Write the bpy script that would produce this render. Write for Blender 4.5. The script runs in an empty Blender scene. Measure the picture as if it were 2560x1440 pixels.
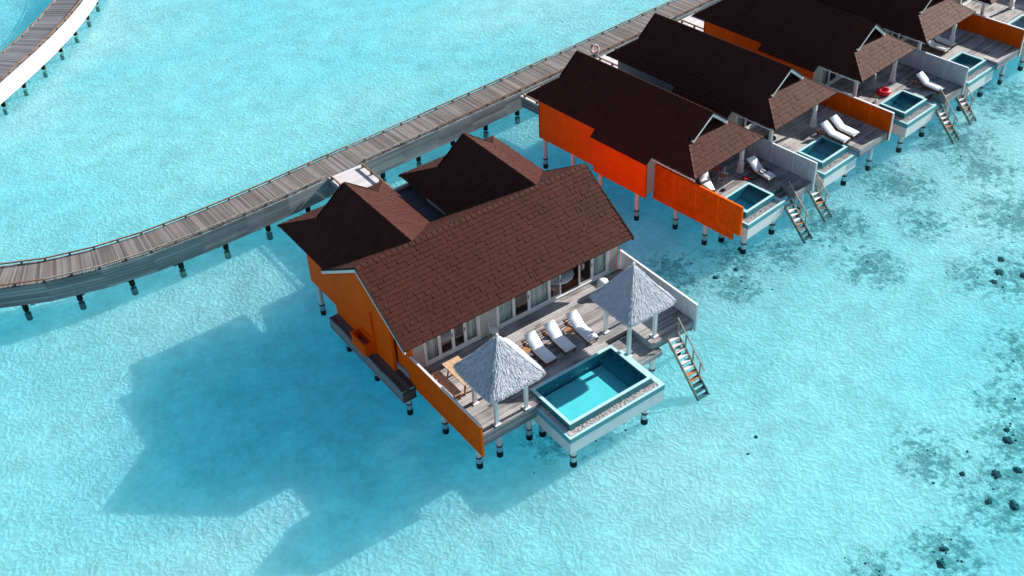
import bpy, math, random
from mathutils import Vector, Matrix, noise as mnoise
random.seed(7)
RND = random.random
def U(a, b): return a + (b - a) * RND()
SC = bpy.context.scene
COL = SC.collection

# ------------------------------------------------------------------ camera, sky, sun, exposure
cam_data = bpy.data.cameras.new('camera')
cam_data.sensor_width = 36.0
cam_data.lens = 39.499
cam_data.clip_end = 2000.0
cam = bpy.data.objects.new('camera', cam_data)
COL.objects.link(cam)
CR = ((0.804129105, 0.398753282, -0.440876629), (-0.593089624, 0.487929637, -0.640444664), (-0.040262638, 0.776479549, 0.628854857))
m4 = Matrix(CR).to_4x4()
m4.translation = Vector((-18.497, -28.560, 36.8))
cam.matrix_world = m4
SC.camera = cam

SUN_COT = 1.92
sun_el = math.atan(1.0 / SUN_COT)
world = bpy.data.worlds.new('World')
SC.world = world
world.use_nodes = True
wn = world.node_tree
sky = wn.nodes.new('ShaderNodeTexSky')
sky.sky_type = 'NISHITA'
sky.sun_disc = False
sky.sun_elevation = sun_el
sky.sun_rotation = math.radians(91.8)
sky.dust_density = 0.6
wn.links.new(sky.outputs[0], wn.nodes['Background'].inputs[0])
wn.nodes['Background'].inputs[1].default_value = 0.066

sun_data = bpy.data.lights.new('sun', 'SUN')
sun_data.energy = 4.7
sun_data.angle = math.radians(0.53)
sun_data.color = (1.0, 0.955, 0.89)
sun = bpy.data.objects.new('sun', sun_data)
COL.objects.link(sun)
sun.rotation_euler = Vector((-SUN_COT, 0.06, -1.0)).to_track_quat('-Z', 'Y').to_euler()

vs = SC.view_settings
vs.view_transform = 'Standard'
vs.look = 'None'
vs.gamma = 1.0
vs.exposure = 1.0
SC.cycles.max_bounces = 8
SC.cycles.transparent_max_bounces = 12
SC.cycles.caustics_reflective = False
SC.cycles.caustics_refractive = False
SC.cycles.sample_clamp_indirect = 6.0

# ------------------------------------------------------------------ node helpers
class NT:
    def __init__(s, name):
        s.m = bpy.data.materials.new(name)
        s.m.use_nodes = True
        s.t = s.m.node_tree
        s.t.nodes.clear()
        s.out = s.n('ShaderNodeOutputMaterial')
    def n(s, typ, ins=None, **kw):
        nd = s.t.nodes.new(typ)
        for k, v in kw.items(): setattr(nd, k, v)
        for k, v in (ins or {}).items(): s.set(nd, k, v)
        return nd
    def set(s, nd, k, v):
        if hasattr(v, 'links') or isinstance(v, bpy.types.NodeSocket): s.t.links.new(v, nd.inputs[k])
        else: nd.inputs[k].default_value = v
    def math(s, op, a, b=0.0, c=None, clamp=False):
        nd = s.n('ShaderNodeMath', operation=op, use_clamp=clamp)
        s.set(nd, 0, a); s.set(nd, 1, b)
        if c is not None: s.set(nd, 2, c)
        return nd.outputs[0]
    def mix(s, f, a, b):
        nd = s.n('ShaderNodeMix', data_type='RGBA')
        s.set(nd, 0, f)
        for k, v in ((6, a), (7, b)):
            s.set(nd, k, (*v, 1.0) if isinstance(v, tuple) and len(v) == 3 else v)
        return nd.outputs[2]
    def ramp(s, f, stops):
        nd = s.n('ShaderNodeValToRGB')
        s.set(nd, 0, f)
        e = nd.color_ramp.elements
        while len(e) < len(stops): e.new(0.5)
        for i, (p, c) in enumerate(stops):
            e[i].position = p
            e[i].color = (*c, 1.0) if len(c) == 3 else c
        return nd.outputs[0]
    def noise(s, vec, scale, detail=3.0, rough=0.5, dist=0.0):
        nd = s.n('ShaderNodeTexNoise', {'Scale': scale, 'Detail': detail, 'Roughness': rough, 'Distortion': dist})
        s.set(nd, 'Vector', vec)
        return nd.outputs['Fac']
    def pos(s): return s.n('ShaderNodeNewGeometry').outputs['Position']
    def obj(s): return s.n('ShaderNodeTexCoord').outputs['Object']
    def mapv(s, vec, scale=(1, 1, 1), loc=(0, 0, 0)):
        nd = s.n('ShaderNodeMapping'); s.set(nd, 0, vec)
        nd.inputs['Scale'].default_value = scale
        if isinstance(loc, tuple): nd.inputs['Location'].default_value = loc
        else: s.set(nd, 'Location', loc)
        return nd.outputs[0]
    def tint(s):
        a = s.n('ShaderNodeAttribute', attribute_name='tint').outputs['Fac']
        r = s.n('ShaderNodeObjectInfo').outputs['Random']
        return s.math('FRACT', s.math('ADD', a, r))
    def bump(s, h, strength=0.3, dist=0.02):
        nd = s.n('ShaderNodeBump', {'Strength': strength, 'Distance': dist})
        s.set(nd, 'Height', h)
        return nd.outputs[0]
    def schlick(s, nrm=None, f0=0.02):
        g = s.n('ShaderNodeNewGeometry')
        d = s.n('ShaderNodeVectorMath', operation='DOT_PRODUCT')
        s.set(d, 0, g.outputs['Incoming']); s.set(d, 1, g.outputs['Normal'] if nrm is None else nrm)
        c = s.math('SUBTRACT', 1.0, s.math('ABSOLUTE', d.outputs['Value']), clamp=True)
        return s.math('ADD', f0, s.math('MULTIPLY', s.math('POWER', c, 5.0), 1.0 - f0), clamp=True)
    def bsdf(s, color, rough=0.6, normal=None, spec=0.3, **kw):
        nd = s.n('ShaderNodeBsdfPrincipled', {'Roughness': rough, 'Specular IOR Level': spec})
        s.set(nd, 'Base Color', (*color, 1.0) if isinstance(color, tuple) else color)
        if normal is not None: s.set(nd, 'Normal', normal)
        for k, v in kw.items(): s.set(nd, k, v)
        s.t.links.new(nd.outputs[0], s.out.inputs[0])
        return s.m
M = {}

def mat_plain(name, c, rough=0.5, spec=0.3, var=0.08, scale=2.0, dirt=None):
    b = NT(name)
    nz = b.noise(b.pos(), scale, 5, 0.6)
    lo = tuple(x * (1 - var * 2) for x in c); hi = tuple(min(1, x * (1 + var)) for x in c)
    col = b.ramp(nz, [(0.3, lo), (0.7, hi)])
    if dirt:
        st = b.noise(b.mapv(b.pos(), (5, 5, 0.7)), 1.0, 4, 0.65)
        col = b.mix(b.math('MULTIPLY', b.ramp(st, [(0.5, (0, 0, 0)), (0.75, (1, 1, 1))]), dirt[1]), col, dirt[0])
    M[name] = b.bsdf(col, rough, None, spec)

def mat_wood(name, dark, light, grain=1.0, rough=0.75, pale=None):
    # unit boxes: object x runs along the board
    b = NT(name)
    t = b.tint()
    ofs = b.n('ShaderNodeCombineXYZ'); b.set(ofs, 0, b.math('MULTIPLY', t, 37.0)); b.set(ofs, 1, b.math('MULTIPLY', t, 91.0))
    v = b.mapv(b.obj(), (3.0, 9.0 * grain, 2.0), ofs.outputs[0])
    g = b.noise(v, 1.6, 5, 0.65)
    big = b.noise(b.pos(), 0.8, 4, 0.6)
    f = b.math('ADD', b.math('MULTIPLY', t, 0.42), b.math('ADD', b.math('MULTIPLY', g, 0.38), b.math('MULTIPLY', big, 0.36)))
    col = b.ramp(f, [(0.28, dark), (0.86, light)])
    if pale:
        col = b.mix(b.math('MULTIPLY', b.ramp(b.noise(b.pos(), 0.55, 3, 0.5), [(0.46, (0, 0, 0)), (0.66, (1, 1, 1))]), 0.7), col, pale)
    M[name] = b.bsdf(col, rough, b.bump(g, 0.4, 0.01), 0.25)

def mat_roof(name):
    b = NT(name)
    t = b.tint()
    grit = b.noise(b.pos(), 22.0, 3, 0.7)
    big = b.noise(b.pos(), 0.7, 3, 0.5)
    col = b.ramp(t, [(0.0, (0.056, 0.0192, 0.0148)), (0.3, (0.066, 0.0222, 0.0165)), (0.55, (0.057, 0.0208, 0.0168)), (0.78, (0.071, 0.0236, 0.0175)), (1.0, (0.051, 0.0192, 0.0160))])
    f = b.math('ADD', b.math('MULTIPLY', grit, 0.9), b.math('ADD', b.math('MULTIPLY', big, 0.5), 0.25))
    nd = b.n('ShaderNodeVectorMath', operation='SCALE'); b.set(nd, 0, col); b.set(nd, 'Scale', f)
    M[name] = b.bsdf(nd.outputs[0], 0.6, b.bump(grit, 0.35, 0.01), 0.07, **{'Specular Tint': (1.0, 0.62, 0.48, 1.0)})
mat_roof('shingle')
mat_plain('roof_under', (0.035, 0.025, 0.022), 0.85, 0.1)
mat_plain('orange', (0.95, 0.125, 0.002), 0.6, 0.06, 0.05, 1.2, ((0.55, 0.10, 0.01), 0.25))
mat_plain('orange_red', (0.93, 0.110, 0.002), 0.6, 0.06, 0.05, 1.2, ((0.5, 0.05, 0.01), 0.25))
mat_plain('orange_slat', (0.95, 0.130, 0.002), 0.6, 0.06, 0.10, 3.0)
mat_plain('slat_gap_shade', (0.22, 0.03, 0.006), 0.7, 0.1)  # dark orange that paints the shade in the gaps between fence slats
mat_plain('white_paint', (0.80, 0.80, 0.80), 0.45, 0.3, 0.04, 2.0, ((0.5, 0.49, 0.47), 0.3))
mat_plain('grey_slat', (0.64, 0.68, 0.73), 0.55, 0.25, 0.06, 2.0, ((0.35, 0.40, 0.45), 0.3))
mat_plain('cream_wall', (0.52, 0.48, 0.45), 0.7, 0.2, 0.05, 1.5)
mat_plain('grey_wall', (0.30, 0.30, 0.31), 0.7, 0.2, 0.06, 1.5)
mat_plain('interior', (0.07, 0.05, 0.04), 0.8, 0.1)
mat_plain('flat_roof', (0.07, 0.08, 0.095), 0.7, 0.3, 0.25, 1.3)
mat_plain('cushion', (0.84, 0.85, 0.88), 0.85, 0.1, 0.02, 4.0)
mat_plain('white_cloth', (0.82, 0.82, 0.82), 0.9, 0.05, 0.03, 4.0)
mat_plain('black_cloth', (0.012, 0.014, 0.03), 0.9, 0.05)
mat_plain('red_plastic', (0.62, 0.012, 0.03), 0.35, 0.45, 0.03)
mat_plain('red_paint', (0.70, 0.10, 0.06), 0.45, 0.35, 0.03)
mat_plain('teak', (0.42, 0.20, 0.085), 0.5, 0.3, 0.22, 9.0)
mat_plain('dark_teak', (0.16, 0.055, 0.028), 0.5, 0.3, 0.2, 9.0)
mat_plain('pale_timber', (0.60, 0.40, 0.23), 0.6, 0.25, 0.16, 7.0)
mat_plain('dark_metal', (0.03, 0.03, 0.032), 0.4, 0.5)
mat_plain('steel', (0.62, 0.62, 0.60), 0.25, 0.6, 0.05)
mat_plain('grey_top', (0.10, 0.11, 0.12), 0.5, 0.3)
mat_plain('rail_wood', (0.26, 0.145, 0.085), 0.7, 0.2, 0.28, 5.0)
mat_plain('rail_wood_grey', (0.33, 0.29, 0.24), 0.7, 0.2, 0.28, 5.0)
mat_plain('pebble', (0.80, 0.75, 0.73), 0.7, 0.2, 0.25, 18.0)
mat_plain('green_plant', (0.05, 0.13, 0.03), 0.6, 0.2, 0.3, 8.0)
mat_plain('coral', (0.035, 0.115, 0.115), 1.0, 0.0, 0.4, 7.0)
mat_plain('pile_wood', (0.018, 0.022, 0.018), 0.9, 0.15, 0.3, 6.0)
mat_plain('weed_pile', (0.32, 0.40, 0.36), 0.9, 0.15, 0.3, 6.0)
mat_wood('deck_wood', (0.085, 0.075, 0.08), (0.43, 0.40, 0.395), 1.0, 0.75, (0.55, 0.52, 0.505))
mat_wood('jetty_wood', (0.075, 0.062, 0.060), (0.27, 0.245, 0.238), 1.0, 0.75)
mat_wood('jetty_wood_pale', (0.075, 0.075, 0.085), (0.23, 0.23, 0.255), 1.0, 0.8)
mat_wood('entry_wood', (0.50, 0.46, 0.47), (0.72, 0.68, 0.68), 1.0, 0.8)
mat_wood('skirt_wood', (0.13, 0.145, 0.155), (0.36, 0.385, 0.40), 1.0, 0.8)
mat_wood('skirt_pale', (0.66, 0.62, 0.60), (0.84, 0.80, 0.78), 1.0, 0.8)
mat_wood('dark_board', (0.055, 0.045, 0.048), (0.20, 0.175, 0.175), 1.0, 0.8)

def mat_thatch():
    b = NT('thatch')
    t = b.tint()
    col = b.ramp(t, [(0.0, (0.32, 0.36, 0.42)), (0.45, (0.54, 0.58, 0.645)), (1.0, (0.80, 0.81, 0.84))])
    M['thatch'] = b.bsdf(col, 0.85, None, 0.1)
mat_thatch()

def mat_tile(name, c, c2):
    b = NT(name)
    nd = b.n('ShaderNodeTexVoronoi', {'Scale': 22.0, 'Randomness': 0.25}, distance='CHEBYCHEV')
    b.set(nd, 'Vector', b.pos())
    sp = b.n('ShaderNodeSeparateColor'); b.set(sp, 0, nd.outputs['Color'])
    col = b.mix(sp.outputs[0], c, c2)
    M[name] = b.bsdf(col, 0.3, None, 0.5)
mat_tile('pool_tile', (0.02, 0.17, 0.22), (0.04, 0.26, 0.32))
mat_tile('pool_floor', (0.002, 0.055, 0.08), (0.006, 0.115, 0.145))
mat_tile('rim_tile', (0.34, 0.60, 0.64), (0.48, 0.70, 0.73))
mat_tile('band_tile', (0.06, 0.30, 0.36), (0.12, 0.38, 0.44))

def mat_glass():
    b = NT('glass')
    tr = b.n('ShaderNodeBsdfTransparent'); tr.inputs[0].default_value = (0.93, 0.96, 0.96, 1)
    gl = b.n('ShaderNodeBsdfGlossy', {'Roughness': 0.02})
    mx = b.n('ShaderNodeMixShader'); b.set(mx, 0, b.schlick(None, 0.05)); b.set(mx, 1, tr.outputs[0]); b.set(mx, 2, gl.outputs[0])
    b.t.links.new(mx.outputs[0], b.out.inputs[0])
    M['glass'] = b.m
mat_glass()

def mat_curtain():
    b = NT('curtain')
    wv = b.n('ShaderNodeTexWave', {'Scale': 3.2, 'Distortion': 1.5, 'Detail': 1.0}); b.set(wv, 'Vector', b.pos())
    col = b.ramp(wv.outputs['Fac'], [(0.0, (0.50, 0.62, 0.60)), (1.0, (0.85, 0.90, 0.87))])
    M['curtain'] = b.bsdf(col, 0.9, b.bump(wv.outputs['Fac'], 0.8, 0.05), 0.05)
mat_curtain()

def mat_pool_water():
    b = NT('pool_water')
    h = b.noise(b.pos(), 6.0, 3, 0.5, 0.6)
    nrm = b.bump(h, 0.35, 0.02)
    tr = b.n('ShaderNodeBsdfTransparent'); tr.inputs[0].default_value = (0.32, 0.86, 0.90, 1)
    gl = b.n('ShaderNodeBsdfGlossy', {'Roughness': 0.03}); b.set(gl, 'Normal', nrm)
    mx = b.n('ShaderNodeMixShader'); b.set(mx, 0, b.schlick(nrm)); b.set(mx, 1, tr.outputs[0]); b.set(mx, 2, gl.outputs[0])
    b.t.links.new(mx.outputs[0], b.out.inputs[0])
    M['pool_water'] = b.m
mat_pool_water()

def mat_lagoon():
    b = NT('lagoon_water')
    p = b.pos()
    # wavelets: crossing cells plus a finer chop
    wob = b.n('ShaderNodeTexNoise', {'Scale': 0.9, 'Detail': 4.0, 'Roughness': 0.6}); b.set(wob, 'Vector', p)
    add = b.n('ShaderNodeVectorMath', operation='MULTIPLY_ADD')
    b.set(add, 0, wob.outputs['Color']); add.inputs[1].default_value = (1.3, 1.3, 0); b.set(add, 2, p)
    vo = b.n('ShaderNodeTexVoronoi', {'Scale': 2.1}, feature='F1', voronoi_dimensions='2D'); b.set(vo, 'Vector', add.outputs[0])
    vo2 = b.n('ShaderNodeTexVoronoi', {'Scale': 4.4}, feature='F1', voronoi_dimensions='2D'); b.set(vo2, 'Vector', add.outputs[0])
    chop = b.noise(p, 3.2, 6, 0.7, 0.6)
    patch = b.noise(p, 0.25, 3, 0.55)
    h = b.math('ADD', b.math('MULTIPLY', vo.outputs['Distance'], 0.50), b.math('ADD', b.math('MULTIPLY', vo2.outputs['Distance'], 0.30), b.math('MULTIPLY', chop, 0.55)))
    h = b.math('MULTIPLY', h, b.math('ADD', 0.35, b.math('MULTIPLY', patch, 1.3)))
    ng = b.bump(h, 0.6, 0.06)
    big = b.noise(b.mapv(p, (0.8, 1.6, 1.0)), 0.055, 5, 0.6, 0.6)
    tr = b.n('ShaderNodeBsdfTransparent'); b.set(tr, 0, b.ramp(big, [(0.34, (0.45, 0.90, 0.975)), (0.66, (0.59, 0.955, 0.995))]))
    gl = b.n('ShaderNodeBsdfGlossy', {'Roughness': 0.07}); b.set(gl, 'Normal', ng)
    mx = b.n('ShaderNodeMixShader'); b.set(mx, 0, b.schlick(ng)); b.set(mx, 1, tr.outputs[0]); b.set(mx, 2, gl.outputs[0])
    b.t.links.new(mx.outputs[0], b.out.inputs[0])
    M['lagoon_water'] = b.m
mat_lagoon()

REEF = [(28.6, -6.2, 3.2), (27.0, -5.0, 2.2), (18.6, -13.2, 2.6), (16.6, -14.2, 2.2), (14.9, -15.0, 2.6), (11.2, -15.2, 2.4), (20.5, -11.8, 2.6), (15.0, -11.5, 2.4), (18.6, 3.8, 2.6), (20.8, 2.6, 2.0), (17.0, 2.2, 2.0), (3.2, -0.4, 2.4), (5.4, -0.9, 2.0), (24, -10.5, 3.2), (22.0, -14.0, 3.0), (8.2, -14.0, 1.6), (33.0, -3.0, 3.6), (30.0, -9.5, 4.0), (25.5, -13.5, 4.0), (36.0, 1.0, 3.0), (19.0, -16.5, 3.5), (25.0, 2.6, 3.0), (31.0, 3.2, 3.2), (37.5, 4.0, 3.4), (23.5, -1.0, 2.6), (44.0, 4.5, 4.0), (29.0, -0.5, 2.4), (34.0, -7.0, 4.0), (13.2, 3.4, 2.2), (15.2, 5.2, 2.4)]
def mat_sand():
    b = NT('sand')
    p = b.pos()
    n1 = b.noise(p, 0.7, 5, 0.6)
    rip = b.noise(p, 3.2, 6, 0.68, 0.8)
    wob = b.n('ShaderNodeTexNoise', {'Scale': 1.0, 'Detail': 4.0, 'Roughness': 0.6}); b.set(wob, 'Vector', p)
    add = b.n('ShaderNodeVectorMath', operation='MULTIPLY_ADD')
    b.set(add, 0, wob.outputs['Color']); add.inputs[1].default_value = (1.2, 1.2, 0); b.set(add, 2, p)
    vo = b.n('ShaderNodeTexVoronoi', {'Scale': 4.2}, feature='F1', voronoi_dimensions='2D'); b.set(vo, 'Vector', add.outputs[0])
    rip = b.math('ADD', b.math('MULTIPLY', rip, 0.7), b.math('MULTIPLY', vo.outputs['Distance'], 0.65))
    rip = b.math('MULTIPLY', rip, b.math('ADD', 0.3, b.math('MULTIPLY', b.noise(p, 0.22, 3, 0.55), 1.4)))
    n2 = b.noise(p, 3.0, 5, 0.7, 0.5)
    col = b.ramp(b.math('ADD', b.math('MULTIPLY', n1, 0.55), b.math('MULTIPLY', n2, 0.45)), [(0.34, (0.68, 0.675, 0.66)), (0.64, (0.98, 0.965, 0.945))])
    acc = None
    for (x, y, r) in REEF:
        d = b.n('ShaderNodeVectorMath', operation='DISTANCE'); b.set(d, 0, p); d.inputs[1].default_value = (x, y, -0.6)
        k = b.math('SUBTRACT', 1.0, b.math('DIVIDE', d.outputs['Value'], r), clamp=True)
        acc = k if acc is None else b.math('MAXIMUM', acc, k)
    brk = b.noise(p, 2.4, 7, 0.78)
    f = b.math('MULTIPLY', b.math('ADD', acc, b.math('MULTIPLY', b.math('SUBTRACT', brk, 0.54), 6.0)), 1.4, clamp=True)
    f = b.math('MULTIPLY', f, b.math('MULTIPLY', acc, 3.0, clamp=True))
    col = b.mix(b.math('MULTIPLY', f, 0.70), col, (0.045, 0.185, 0.19))
    nrm = b.bump(rip, 1.0, 1.9)
    di = b.n('ShaderNodeBsdfDiffuse'); b.set(di, 0, col); b.set(di, 'Normal', nrm)
    ss = b.n('ShaderNodeSubsurfaceScattering', {'Scale': 1.0, 'Radius': (9.0, 40.0, 62.0)}, falloff='BURLEY'); b.set(ss, 0, col)
    mx = b.n('ShaderNodeMixShader', {0: 0.63}); b.set(mx, 1, di.outputs[0]); b.set(mx, 2, ss.outputs[0])
    b.t.links.new(mx.outputs[0], b.out.inputs[0])
    M['sand'] = b.m
mat_sand()

# ------------------------------------------------------------------ mesh helpers
class MB:
    def __init__(s): s.v = []; s.f = []; s.t = []
    def add(s, vs, fs, t=None):
        o = len(s.v); s.v += [tuple(x) for x in vs]
        s.f += [tuple(i + o for i in f) for f in fs]
        s.t += [RND() if t is None else t] * len(fs)
        return s
    def hexa(s, p, t=None):
        return s.add(p, [(3, 2, 1, 0), (4, 5, 6, 7), (0, 1, 5, 4), (1, 2, 6, 5), (2, 3, 7, 6), (3, 0, 4, 7)], t)
    def box(s, x0, x1, y0, y1, z0, z1, t=None):
        return s.hexa([(x0, y0, z0), (x1, y0, z0), (x1, y1, z0), (x0, y1, z0), (x0, y0, z1), (x1, y0, z1), (x1, y1, z1), (x0, y1, z1)], t)
    def poly(s, pts, off, t=None):
        n = len(pts); off = Vector(off)
        a = [Vector(p) for p in pts]; bb = [p + off for p in a]
        fs = [tuple(range(n)), tuple(range(2 * n - 1, n - 1, -1))] + [((i + 1) % n, i, n + i, n + (i + 1) % n) for i in range(n)]
        return s.add(a + bb, fs, t)
    def bar(s, a, b, w, h, up=(0, 0, 1), t=None):
        a = Vector(a); b = Vector(b); d = (b - a).normalized()
        sd = d.cross(Vector(up))
        if sd.length < 1e-4: sd = d.cross(Vector((1, 0, 0)))
        sd.normalize(); u = sd.cross(d).normalized()
        sd *= w / 2; u *= h / 2
        return s.hexa([a - sd - u, b - sd - u, b + sd - u, a + sd - u, a - sd + u, b - sd + u, b + sd + u, a + sd + u], t)
    def cyl(s, a, b, r0, r1=None, n=10, t=None):
        r1 = r0 if r1 is None else r1
        a = Vector(a); b = Vector(b); d = (b - a).normalized()
        x = d.orthogonal().normalized(); y = d.cross(x)
        vs = []
        for c, r in ((a, r0), (b, r1)):
            for i in range(n):
                k = 2 * math.pi * i / n
                vs.append(c + x * math.cos(k) * r + y * math.sin(k) * r)
        fs = [(i, (i + 1) % n, n + (i + 1) % n, n + i) for i in range(n)] + [tuple(range(n - 1, -1, -1)), tuple(range(n, 2 * n))]
        return s.add(vs, fs, t)
    def torus(s, c, R, r, n=20, k=8, rot=None, a0=0.0, a1=2 * math.pi, t=None):
        rot = rot or Matrix.Identity(3); c = Vector(c); vs = []; fs = []
        full = abs(a1 - a0 - 2 * math.pi) < 1e-6
        N = n if full else n + 1
        for i in range(N):
            A = a0 + (a1 - a0) * i / n
            for j in range(k):
                B = 2 * math.pi * j / k
                vs.append(c + rot @ Vector(((R + r * math.cos(B)) * math.cos(A), (R + r * math.cos(B)) * math.sin(A), r * math.sin(B))))
        for i in range(n):
            for j in range(k):
                i2 = (i + 1) % N
                fs.append((i * k + j, i2 * k + j, i2 * k + (j + 1) % k, i * k + (j + 1) % k))
        return s.add(vs, fs, t)
    def blob(s, c, r, n=8, k=6, jit=0.0, t=None):
        c = Vector(c); vs = []; fs = []
        for i in range(1, k):
            th = math.pi * i / k
            for j in range(n):
                ph = 2 * math.pi * j / n
                q = 1 + U(-jit, jit)
                vs.append(c + Vector((r[0] * math.sin(th) * math.cos(ph) * q, r[1] * math.sin(th) * math.sin(ph) * q, r[2] * math.cos(th) * q)))
        vs += [c + Vector((0, 0, r[2])), c - Vector((0, 0, r[2]))]
        for i in range(k - 2):
            for j in range(n):
                fs.append((i * n + j, (i + 1) * n + j, (i + 1) * n + (j + 1) % n, i * n + (j + 1) % n))
        T = len(vs) - 2
        for j in range(n):
            fs.append((T, j, (j + 1) % n)); fs.append((T + 1, (k - 2) * n + (j + 1) % n, (k - 2) * n + j))
        return s.add(vs, fs, t)
    def mesh(s, name, mat, smooth=False):
        me = bpy.data.meshes.new(name)
        me.from_pydata(s.v, [], s.f)
        at = me.attributes.new('tint', 'FLOAT', 'FACE')
        at.data.foreach_set('value', s.t)
        me.materials.append(M[mat])
        if smooth: me.polygons.foreach_set('use_smooth', [True] * len(me.polygons))
        me.update()
        return me
    def build(s, name, mat, parent=None, smooth=False, kind=None):
        return link(name, s.mesh(name, mat, smooth), parent, kind)

def link(name, me, parent=None, kind=None):
    o = bpy.data.objects.new(name, me)
    COL.objects.link(o)
    o.parent = parent
    if kind: o['kind'] = kind
    return o
def tag(o, label, cat, group=None, kind=None):
    o['label'] = label
    if cat: o['category'] = cat
    if group: o['group'] = group
    if kind: o['kind'] = kind
    return o
def thing(name, label, cat, loc=(0, 0, 0), rz=0.0, group=None):
    o = bpy.data.objects.new(name, None)
    o.empty_display_size = 0.3
    COL.objects.link(o)
    o.location = loc; o.rotation_euler = (0, 0, rz)
    return tag(o, label, cat, group)
def copy_tree(o, parent=None):
    c = o.copy(); COL.objects.link(c); c.parent = parent
    for ch in list(o.children): copy_tree(ch, c)
    return c
UB = {}
def ubox(mat):
    if mat not in UB:
        m = MB(); m.box(-.5, .5, -.5, .5, -.5, .5, 0.0)
        UB[mat] = m.mesh('unit_box', mat)
    return UB[mat]
def piece(name, mat, c, size, parent, rz=0.0, ry=0.0, rx=0.0):
    """one board, slat or block: shared box mesh, own transform (local x along its length)"""
    o = link(name, ubox(mat), parent)
    o.location = c; o.scale = size; o.rotation_euler = (rx, ry, rz)
    return o
def piece_ab(name, mat, a, b, w, h, parent):
    a = Vector(a); b = Vector(b); d = b - a
    o = link(name, ubox(mat), parent)
    o.location = (a + b) / 2; o.scale = (d.length, w, h)
    o.rotation_euler = d.to_track_quat('X', 'Z').to_euler()
    return o

# ------------------------------------------------------------------ roof shingles
def clip(poly, hp):
    for i in range(len(hp)):
        a = hp[i]; b = hp[(i + 1) % len(hp)]
        nx, ny = -(b[1] - a[1]), b[0] - a[0]
        out = []
        for j in range(len(poly)):
            p = poly[j]; q = poly[(j + 1) % len(poly)]
            dp = (p[0] - a[0]) * nx + (p[1] - a[1]) * ny; dq = (q[0] - a[0]) * nx + (q[1] - a[1]) * ny
            if dp >= 0: out.append(p)
            if (dp >= 0) != (dq >= 0):
                k = dp / (dp - dq); out.append((p[0] + (q[0] - p[0]) * k, p[1] + (q[1] - p[1]) * k))
        poly = out
        if len(poly) < 3: return []
    return poly
def shingles(parent, O, ux, uy, polys, row=0.26, wid=0.2, singles=0, thick=0.035):
    """overlapping shingles on a slope: ux along the eave, uy up the slope; polys are convex outlines in (x, y) of the slope"""
    O = Vector(O); ux = Vector(ux).normalized(); uy = Vector(uy).normalized(); nz = ux.cross(uy).normalized()
    x0 = min(p[0] for q in polys for p in q); x1 = max(p[0] for q in polys for p in q)
    y0 = min(p[1] for q in polys for p in q); y1 = max(p[1] for q in polys for p in q)
    rest = MB(); n = 0
    r = 0; y = y0
    while y < y1:
        x = x0 - U(0, wid)
        while x < x1:
            w = wid * random.choice((0.62, 0.8, 1.0, 1.0, 1.25, 1.5))
            lo = y - U(0, 0.014); g = 0.0035
            for pg in polys:
                c = clip([(x + g, lo), (x + w - g, lo), (x + w - g, y + row * 0.99), (x + g, y + row * 0.99)], pg)
                if len(c) < 3: continue
                A = abs(sum(c[i][0] * c[(i + 1) % len(c)][1] - c[(i + 1) % len(c)][0] * c[i][1] for i in range(len(c)))) / 2
                if A < 0.002: continue
                lift = U(0.6, 1.35) * thick
                pts = [O + ux * p[0] + uy * p[1] + nz * (0.006 + lift * (1.0 - 0.72 * (p[1] - lo) / row)) for p in c]
                tt = RND()
                if n < singles and A > 0.6 * row * wid * 0.6:
                    mb = MB(); ctr = sum(pts, Vector()) / len(pts)
                    mb.poly([p - ctr for p in pts], -nz * 0.02, tt)
                    o = mb.build('shingle', 'shingle', parent); o.location = ctr
                    n += 1
                else:
                    rest.poly(pts, -nz * 0.02, tt)
            x += w
        y += row; r += 1
    if rest.v: rest.build('shingle_field', 'shingle', parent, kind='stuff')

def slope(parent, outline, row=0.26, wid=0.2, singles=0, thick=0.11, uvx=None, parts=None, name='roof_slope'):
    """a roof plane from 3-D outlines (list of convex polygons on one plane); first edge of the first polygon is the eave"""
    a, b = Vector(outline[0][0]), Vector(outline[0][1])
    ux = (b - a).normalized()
    c = Vector(outline[0][2]); nz = ux.cross(c - a).normalized()
    if nz.z < 0: nz = -nz
    uy = nz.cross(ux).normalized()
    mb = MB()
    pl = []
    for pg in outline:
        q = [Vector(p) for p in pg]
        if (q[1] - q[0]).cross(q[2] - q[0]).dot(nz) < 0: q = q[::-1]
        mb.poly(q, -nz * thick)
        pl.append([((p - a).dot(ux), (p - a).dot(uy)) for p in q])
    s = mb.build(name, 'roof_under', parent)
    shingles(s, a, ux, uy, pl, row, wid, singles)
    return s
def caps(parent, a, b, w=0.24, step=0.3, singles=True):
    a = Vector(a); b = Vector(b); d = b - a; n = max(1, int(d.length / step))
    for i in range(n):
        p = a + d * (i / n); q = a + d * ((i + 1.12) / n)
        mb = MB(); sd = d.cross(Vector((0, 0, 1))).normalized() * w / 2
        up = Vector((0, 0, 1)); drop = up * (w * 0.30)
        ctr = (p + q) / 2
        pts = []
        for e, k in ((p, 0.055), (q, 0.03)):
            pts += [e - sd - drop + up * k - ctr, e + up * k - ctr, e + sd - drop + up * k - ctr]
        mb.add(pts, [(0, 1, 4, 3), (1, 2, 5, 4)]); mb.add([x - up * 0.02 for x in pts], [(3, 4, 1, 0), (4, 5, 2, 1)])
        o = mb.build('ridge_cap', 'shingle', parent); o.location = ctr

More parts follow.
